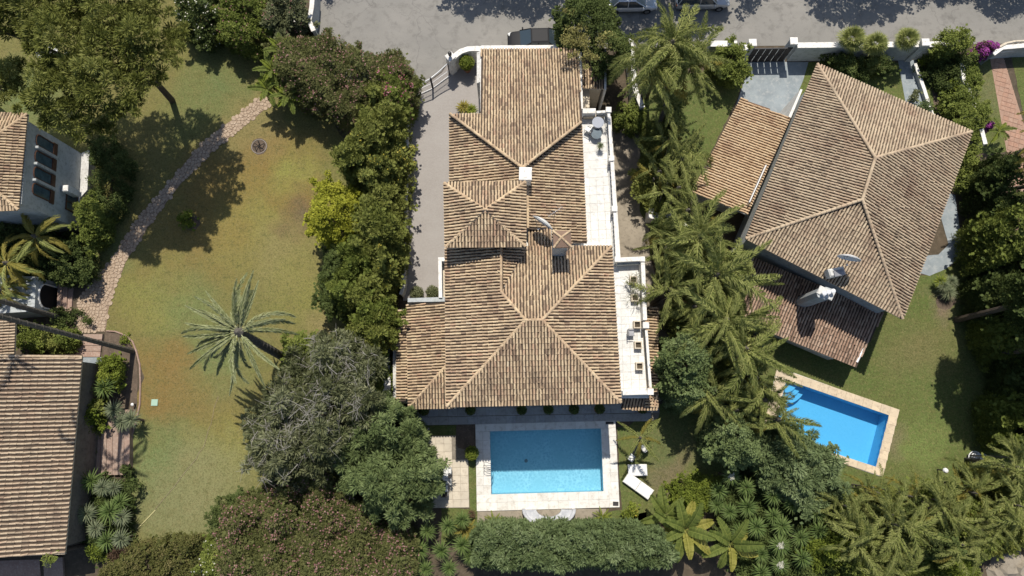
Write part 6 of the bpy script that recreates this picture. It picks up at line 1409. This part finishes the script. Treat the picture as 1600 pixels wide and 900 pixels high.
# bottom right palms
bp = [(1320, 790, 3.6, 14, .78), (1345, 840, 4.2, 16, .85), (1300, 860, 3.6, 14, .8), (1370, 770, 3.2, 10, .75), (1400, 820, 4.8, 18, .9), (1440, 860, 4.4, 16, .85), (1420, 775, 3.4, 12, .75), (1470, 800, 4.6, 16, .9), (1500, 850, 4.8, 16, .9), (1520, 770, 4.2, 14, .8), (1550, 820, 4.6, 16, .85), (1590, 790, 5.0, 16, .9), (1590, 730, 5.4, 16, .9), (1480, 900, 4.0, 14, .8), (1390, 890, 4.2, 14, .8), (1340, 900, 3.6, 12, .8), (1560, 870, 3.6, 12, .7)]
bl_ = ['palm nearest the lower corner of the blue pool', 'bushy palm right of the yucca grove', 'palm at the bottom edge right of the yuccas', 'yellowing palm touching the pool corner', 'full crowned palm in the middle of the bottom right grove', 'palm low in the middle of the bottom right grove', 'golden palm poking onto the right lawn', 'palm below the white globe lamp', 'palm left of the grey rock outcrop', 'palm below the white wicker seats', 'palm above the grey rock outcrop', 'palm at the right edge below the dark trees', 'highest palm at the right edge of the grove', 'palm at the very bottom left of the rock', 'palm at the bottom edge, middle of the grove', 'small palm at the bottom edge beside the yuccas', 'small palm leaning over the grey rock']
for k, (x, y, z, n, s) in enumerate(bp):
    if k in (2, 5, 13, 15, 16): continue
    s *= (1., 1.1, 1, .9, 1.15, 1, .95, 1.1, .9, 1.15, .85, 1.1, 1.1, 1, 1.05, 1, 1)[k]; palm(bl_[k], None, (x, y), z, n=n + 10, scale=s * .85, yellow=(6 if k in (3, 6, 9) else 1), seed=40 + k, group='feathery palms of the bottom right grove', el=(1.4, .2), tr=.08, clump=.45)
brs = [(1300, 862, 34, 30, 4.2, 'leaf_lime', 'oleander', 'light green bushy tree at the bottom edge right of the yuccas'), (1362, 800, 28, 24, 3.8, 'frond_green', 'oleander', 'fine leaved bush under the pool corner palms'), (1442, 850, 34, 34, 4.4, 'frond_green', 'oleander', 'rounded light green bush in the middle of the bottom right grove'), (1350, 895, 34, 22, 3.6, 'leaf_mid', 'broad', 'mid green bush at the bottom edge left of the rounded one'), (1500, 800, 26, 24, 4.0, 'leaf_mid', 'broad', 'leafy bush below the globe lamp'), (1500, 890, 34, 22, 4.0, 'leaf_lime', 'oleander', 'light bush at the bottom edge left of the grey rock'), (1330, 820, 26, 24, 4.6, 'leaf_mid', 'broad', 'dark leafy crown right of the yucca grove'), (1420, 800, 26, 22, 4.6, 'leaf_dark', 'oleander', 'dark green crown in the upper middle of the grove'), (1475, 860, 26, 26, 4.8, 'leaf_dark', 'broad', 'dark broad leaved crown in the lower middle of the grove'), (1530, 845, 26, 24, 4.8, 'leaf_mid', 'oleander', 'green crown left of the bush above the rock'), (1565, 765, 28, 26, 4.4, 'leaf_cypress', 'cypress', 'dense bush under the wicker seats at the right'), (1590, 845, 26, 22, 4.0, 'leaf_cypress', 'cypress', 'dense bush above the grey rock at the right edge'), (1400, 855, 24, 26, 4.0, 'leaf_cypress', 'oleander', 'olive green bush between two palms at the bottom edge, middle of grove'), (1465, 775, 22, 18, 3.4, 'leaf_mid', 'oleander', 'bush at the lawn edge just below the globe lamp'), (1380, 790, 20, 20, 3.6, 'leaf_cypress', 'oleander', 'fine leaved bush right below the blue pool corner'), (1540, 800, 24, 24, 4.2, 'leaf_mid', 'oleander', 'dark leafy bush between the palms below the wicker seats')]
for (x, y, rx, ry, z, m_, sp_, l) in brs: tree('garden_bush', l, 'bush', blob(x, y, rx, ry, 14, .25, 5), z, .3, sp_, m_, 1.4, lump=1.2, dens=.9)
mid = [(1075, 290, 16, 24, 3.6, 'frond_green', 'light green feathery shrub near the carport roof edge'), (1095, 430, 22, 24, 4.6, 'frond_green', 'feathery shrub filling the gap among the large middle palms'), (1150, 545, 24, 20, 4.4, 'leaf_cypress', 'bushy green shrub under the palms by the red brown roof'), (1170, 610, 26, 24, 4.2, 'leaf_lime', 'yellow green shrub at the upper left of the blue pool'), (1030, 235, 18, 24, 3.6, 'leaf_cypress', 'green shrub among the palms beside the side yard'), (1060, 360, 22, 20, 5.0, 'leaf_dark', 'dark leafy crown between the carport corner and the largest palm'), (1135, 470, 20, 22, 6.0, 'leaf_mid', 'green leafy crown touching the shaded red brown roof'), (1050, 175, 18, 24, 4.2, 'leaf_dark', 'dark crown below the biggest road palm')]
for (x, y, rx, ry, z, m_, l) in mid: tree('garden_bush', l, 'bush', blob(x, y, rx, ry, 14, .25, 5), z, .3, 'oleander', m_, 1.2, lump=1.2, dens=.9)
tree('garden_bush', 'green undergrowth beneath the bottom right palms', 'bush', [(1290, 770), (1340, 760), (1420, 770), (1500, 760), (1560, 745), (1640, 740), (1640, 860), (1545, 860), (1540, 930), (1300, 930)], 2.0, .1, 'broad', 'leaf_mid', 1.0, lump=1., dens=.8)
# right hand garden
for k, (b_, c_, z, s) in enumerate((((1330, 95), (1330, 62), 3.1, 1.15), ((1372, 96), (1366, 70), 2.9, 1.1), ((1418, 92), (1416, 62), 2.7, 1.05))): fan_palm(['left fan palm on the road wall of the right villa', 'middle fan palm, beside its taller twin on the road wall', 'right fan palm just above the grey house path'][k], b_, c_, z, 26, s, 'fan palms along the road wall')
tree('garden_bush', 'dark glossy bush under the left fan palms', 'bush', [(1285, 84), (1330, 84), (1388, 84), (1392, 108), (1350, 122), (1310, 112)], 1.7, .1, 'broad', 'leaf_dark', .8); fan_palm('small leafy fan palm in the bed above the right roof edge', (1362, 112), (1362, 102), 1.4, 18, .7); 
tree('broadleaf_tree', 'round dark green tree on the road wall left of the bougainvillea', 'tree', [(1465, 60), (1475, 45), (1495, 38), (1515, 45), (1530, 60), (1522, 75), (1490, 80), (1470, 74)], 3.6, .8, 'fine', 'leaf_mid', 1.3, zr=3.0)
tree('bougainvillea', 'purple bougainvillea on the wall beside the red paved walk', 'shrub', [(1524, 68), (1540, 62), (1562, 64), (1562, 80), (1540, 84), (1526, 80)], 2.4, .6, 'fine', 'leaf_bronze', .7, flowers=('flower_purple', .9, .06), zr=2.1)
tree('bougainvillea', 'small purple bougainvillea tuft above the right roof corner', 'shrub', blob(1543, 194, 9, 7), 1.6, .2, 'fine', 'leaf_bronze', .4, flowers=('flower_purple', .9, .06))
tree('garden_bush', 'dark green shrub below the round tree, left of the white wall', 'bush', [(1450, 90), (1500, 84), (1505, 118), (1500, 150), (1478, 140), (1460, 112)], 1.8, .1, 'broad', 'leaf_dark', .9); tree('garden_bush', 'mid green bushes along the white garden wall', 'bush', [(1500, 84), (1530, 92), (1535, 130), (1510, 140), (1498, 120)], 1.9, .1, 'broad', 'leaf_mid', .8)
tree('garden_bush', 'yellow green shrub in the bed right of the grey house path', 'bush', blob(1482, 134, 12, 12), 1.2, .1, 'broad', 'leaf_lime', .5); tree('garden_bush', 'green shrub mass above the right corner of the big roof', 'bush', [(1482, 150), (1530, 140), (1542, 180), (1540, 220), (1520, 232), (1488, 195)], 2.4, .1, 'broad', 'leaf_mid', 1., lump=.8)
tree('garden_bush', 'small yellow shrub at the road wall corner', 'bush', blob(1439, 101, 7, 9), 1.0, .1, 'broad', 'leaf_lime', .4); tree('garden_bush', 'pale grey shrub on the grey house path', 'bush', blob(1432, 150, 13, 11), 1.2, .1, 'broad', 'leaf_olive', .5); tree('garden_bush', 'light green shrub against the upper right roof edge', 'bush', blob(1447, 166, 12, 8), .9, .1, 'broad', 'leaf_hedge', .5)
tree('garden_bush', 'narrow green shrub along the right eave of the turned villa', 'bush', [(1505, 250), (1520, 215), (1530, 250), (1520, 290), (1502, 300)], 1.6, .1, 'broad', 'leaf_mid', .6)
yucca('spiky round shrub standing alone on the right lawn', [(1475, 447, .8), (1486, 440, .7), (1468, 440, .7), (1482, 457, .6)], YG_ + AG[1:], 'shrub', 'spiky_shrub', scale=1.2, base=(1478, 452))
# the dark tall trees at the right
dk = [(1562, 290, 26, 45, 7.5), (1553, 380, 24, 45, 8), (1582, 420, 30, 50, 8.5), (1552, 455, 18, 40, 7), (1580, 520, 26, 45, 8.0), (1604, 570, 26, 60, 8), (1596, 630, 24, 45, 7), (1600, 660, 34, 50, 8.5), (1600, 470, 30, 50, 8), (1560, 340, 14, 30, 6)]
dl = ['dark conifer just below the roof corner at the right', 'dark conifer beside the curved grey garden path', 'dark conifer right of the spiky shrub', 'narrow dark conifer left of the right edge group', 'dark conifer in the middle of the right edge row', 'dark conifer at the right edge, level with the lawn shadow', 'lowest dark conifer above the wicker seats', 'broad dark conifer in the lower right edge', 'dark conifer at the right edge, level with the roof tip', 'slender dark conifer closest to the grey path']
for k, (x, y, rx, ry, z) in enumerate(dk): tree('conifer', dl[k], 'tree', blob(x, y, rx, ry, 14, .25, k), z, .5, 'cypress', 'leaf_mid' if k % 3 == 1 else 'leaf_dark', cone=True, group='dark conifers along the right edge', lump=1.3, zr=z * .45, dens=.8)
palm('leaning palm with yellow fronds entering from the right edge', (1533, 283), (1640, 205), 9, n=14, yellow=14, seed=9, tr=.15); palm('palm with bare grey trunk crossing the dark conifers at the right edge', (1545, 300), (1650, 285), 8.5, n=10, seed=10, tr=.15)
for k, (x, y, z) in enumerate(((1560, 205, 1.6), (1585, 460, 3.0), (1590, 340, 2.2))): banana(['pale broad leaved plant above the small bougainvillea', 'broad leaved plant between the dark conifers at the right edge', 'broad leaved plant beside the red paved walk'][k], (x, y), (x, y), z, 9, .8, BS, 'broadleaf_plant', 'plant', tr=.06)
tree('garden_bush', 'bright green shrub at the right edge below the dark conifers', 'bush', blob(1597, 450, 12, 40), 3.0, .2, 'broad', 'leaf_mid', .8)
# left hand garden
tree('garden_bush', 'green tree like bush against the white house corner', 'bush', [(122, 312), (150, 306), (160, 335), (150, 378), (130, 390), (118, 350)], 3.4, .2, 'broad', 'leaf_mid', 1., zr=2.6); tree('garden_bush', 'dark thicket between the palms and the flagstone path', 'bush', [(78, 372), (120, 372), (140, 400), (132, 440), (95, 435), (75, 405)], 2.2, .1, 'broad', 'leaf_dark', .9)
tree('garden_bush', 'dark undergrowth beneath the pine shadow beside the white house', 'bush', [(140, 215), (175, 205), (200, 250), (190, 330), (160, 370), (140, 300)], 1.8, .1, 'broad', 'leaf_dark', .9, gaps=.2); tree('garden_bush', 'low dark shrubs by the porch steps', 'bush', [(70, 485), (110, 470), (135, 500), (120, 525), (80, 520)], 1.1, .1, 'broad', 'leaf_dark', .6, gaps=.2)
lb_ = [([(28, 522), (60, 515), (68, 545), (50, 556), (26, 552)], 'leaf_mid', 'light green bush above the low house roof, far left'), ([(64, 515), (90, 512), (96, 545), (80, 556), (62, 550)], 'leaf_cypress', 'green bush above the low house roof, middle'), ([(92, 510), (118, 515), (118, 548), (98, 556)], 'leaf_mid', 'green bush beside the short pink steps'), ([(158, 558), (185, 555), (190, 585), (180, 606), (158, 600)], 'leaf_lime', 'lime green bush beside the grey stone pad'), ([(124, 640), (150, 628), (158, 655), (148, 682), (124, 684)], 'leaf_lime', 'lime green bush against the low house, above the long steps'), ([(172, 525), (196, 522), (203, 534), (190, 542)], 'leaf_lime', 'tiny yellow green plant in the kerbed palm bed'), ([(180, 722), (200, 726), (202, 745), (182, 745)], 'leaf_dark', 'small dark bush at the lower end of the long steps'), ([(202, 750), (214, 755), (214, 770), (202, 770)], 'leaf_dark', 'little round dark bush at the lawn edge'), ([(132, 852), (160, 848), (172, 866), (160, 880), (134, 878)], 'leaf_lime', 'bright lime bush at the bottom of the yucca row'), ([(52, 862), (80, 860), (95, 875), (60, 882)], 'leaf_mid', 'creeper with red flowers over the low house eave')]
for k, (q, m_, l) in enumerate(lb_): tree('garden_bush', l, 'bush', q, 4.6 if k == 9 else (1.6 if k != 5 else .7), .1 if k != 9 else 3.8, 'broad' if k < 5 else 'fine', m_, .7, flowers=('flower_pink', .01, .05) if k == 9 else None, full=k != 9)
lh_ = [(163, 606, 1.6, 0), (178, 640, 1.5, 1), (205, 655, 1.6, 1), (190, 660, 1.2, 1), (143, 752, 1.6, 0), (160, 762, 1.8, 1), (178, 762, 1.5, 1), (135, 803, 1.7, 1), (150, 826, 1.8, 1), (172, 800, 1.8, 0), (190, 808, 1.6, 1), (190, 842, 1.7, 1), (168, 845, 1.5, 0), (188, 785, 1.5, 0)]
ll_ = row_labels(lh_, [625, 700, 795, 818, 835], 'bushy yucca', 'beside the low house')
for k, (x, y, z, g) in enumerate(lh_): yucca(ll_[k], [(x, y, z)], YG_ if g else YU, group='green yuccas beside the low house' if not g else 'grey yuccas beside the low house', scale=1.35 if g else 1.25)
def cir(px, r, n=14): c_ = P(*px); return [(c_.x + r * (1 + .15 * math.sin(3 * i)) * math.cos(i * 6.283 / n), c_.y + r * (1 + .15 * math.sin(3 * i)) * math.sin(i * 6.283 / n)) for i in range(n)]
for k, (px_, r, z) in enumerate((((1494, 500), 2.2, 13), ((1530, 555), 2.4, 13), ((1560, 470), 2.0, 13.5))): tree('tall_conifer', ['tall conifer leaning out of frame at the right, shading the lawn', 'second tall conifer at the right edge above the wicker seats', 'third tall conifer at the right edge, behind the other two'][k], 'tree', [(0, 0)], z, 8., 'cypress', 'leaf_dark', 1.8, ground_poly=cir(px_, r), trunk=px_, group='tall conifers at the right edge', lump=1., limbs=7, trunk_r=.2)
tree('garden_bush', 'dark undergrowth under the yuccas beside the low house', 'bush', [(128, 745), (200, 745), (208, 800), (206, 865), (140, 868), (124, 800)], 1.0, .05, 'broad', 'leaf_dark', .5, lump=.6)
tree('garden_bush', 'dark bushes under the arching palms beside the left white house', 'bush', [(-30, 345), (60, 345), (80, 380), (70, 428), (-30, 432)], 2.8, .1, 'broad', 'leaf_dark', .9, lump=.8)
tree('garden_bush', 'dense green shrub growing against the low house wall beside the brick steps', 'bush', [(122, 600), (160, 590), (170, 640), (150, 690), (122, 690)], 1.4, .1, 'broad', 'leaf_cypress', .7, lump=.8)
# trees beyond the top edge whose shadows lie on the road
def shadow_poly(px, zr): return [(p.x + SUN.x / SUN.z * zr, p.y + SUN.y / SUN.z * zr) for p in (P(a, b, 0) for a, b in px)]
for l, q, z in (('tree beyond the top edge shading the middle of the road', [(690, 6), (712, -60), (800, -60), (870, -50), (880, 30), (830, 26), (800, 30), (760, 18), (715, 22)], 6), ('tree across the road behind the parked cars', [(890, -60), (1130, -60), (1140, 20), (1120, 50), (1090, 66), (1000, 62), (900, 58), (880, 20)], 6.5), ('round tree across the road at the top right', [(1250, -10), (1270, -60), (1400, -60), (1412, 10), (1390, 34), (1340, 38), (1290, 28)], 6.5), ('clipped hedge across the road at the top right corner', [(1512, 18), (1512, -50), (1720, -50), (1720, 26), (1560, 24)], 4.), ('low hedge across the road left of the clipped one', [(1412, -40), (1516, -40), (1516, 8), (1412, 5)], 4.), ('small round street tree beside the silver car', [(1150, -30), (1190, -30), (1190, 12), (1170, 20), (1152, 12)], 5), ('small bush casting a spot of shade by the road corner', [(505, -30), (524, -30), (520, 8), (508, 16)], 3)):
    tree('street_tree', l, 'tree', q, z + 1.2, z - 1.6, 'broad', 'leaf_mid', 1.5, ground_poly=shadow_poly(q, z), group='trees across the road', full=False, dens=.7, limbs=3)
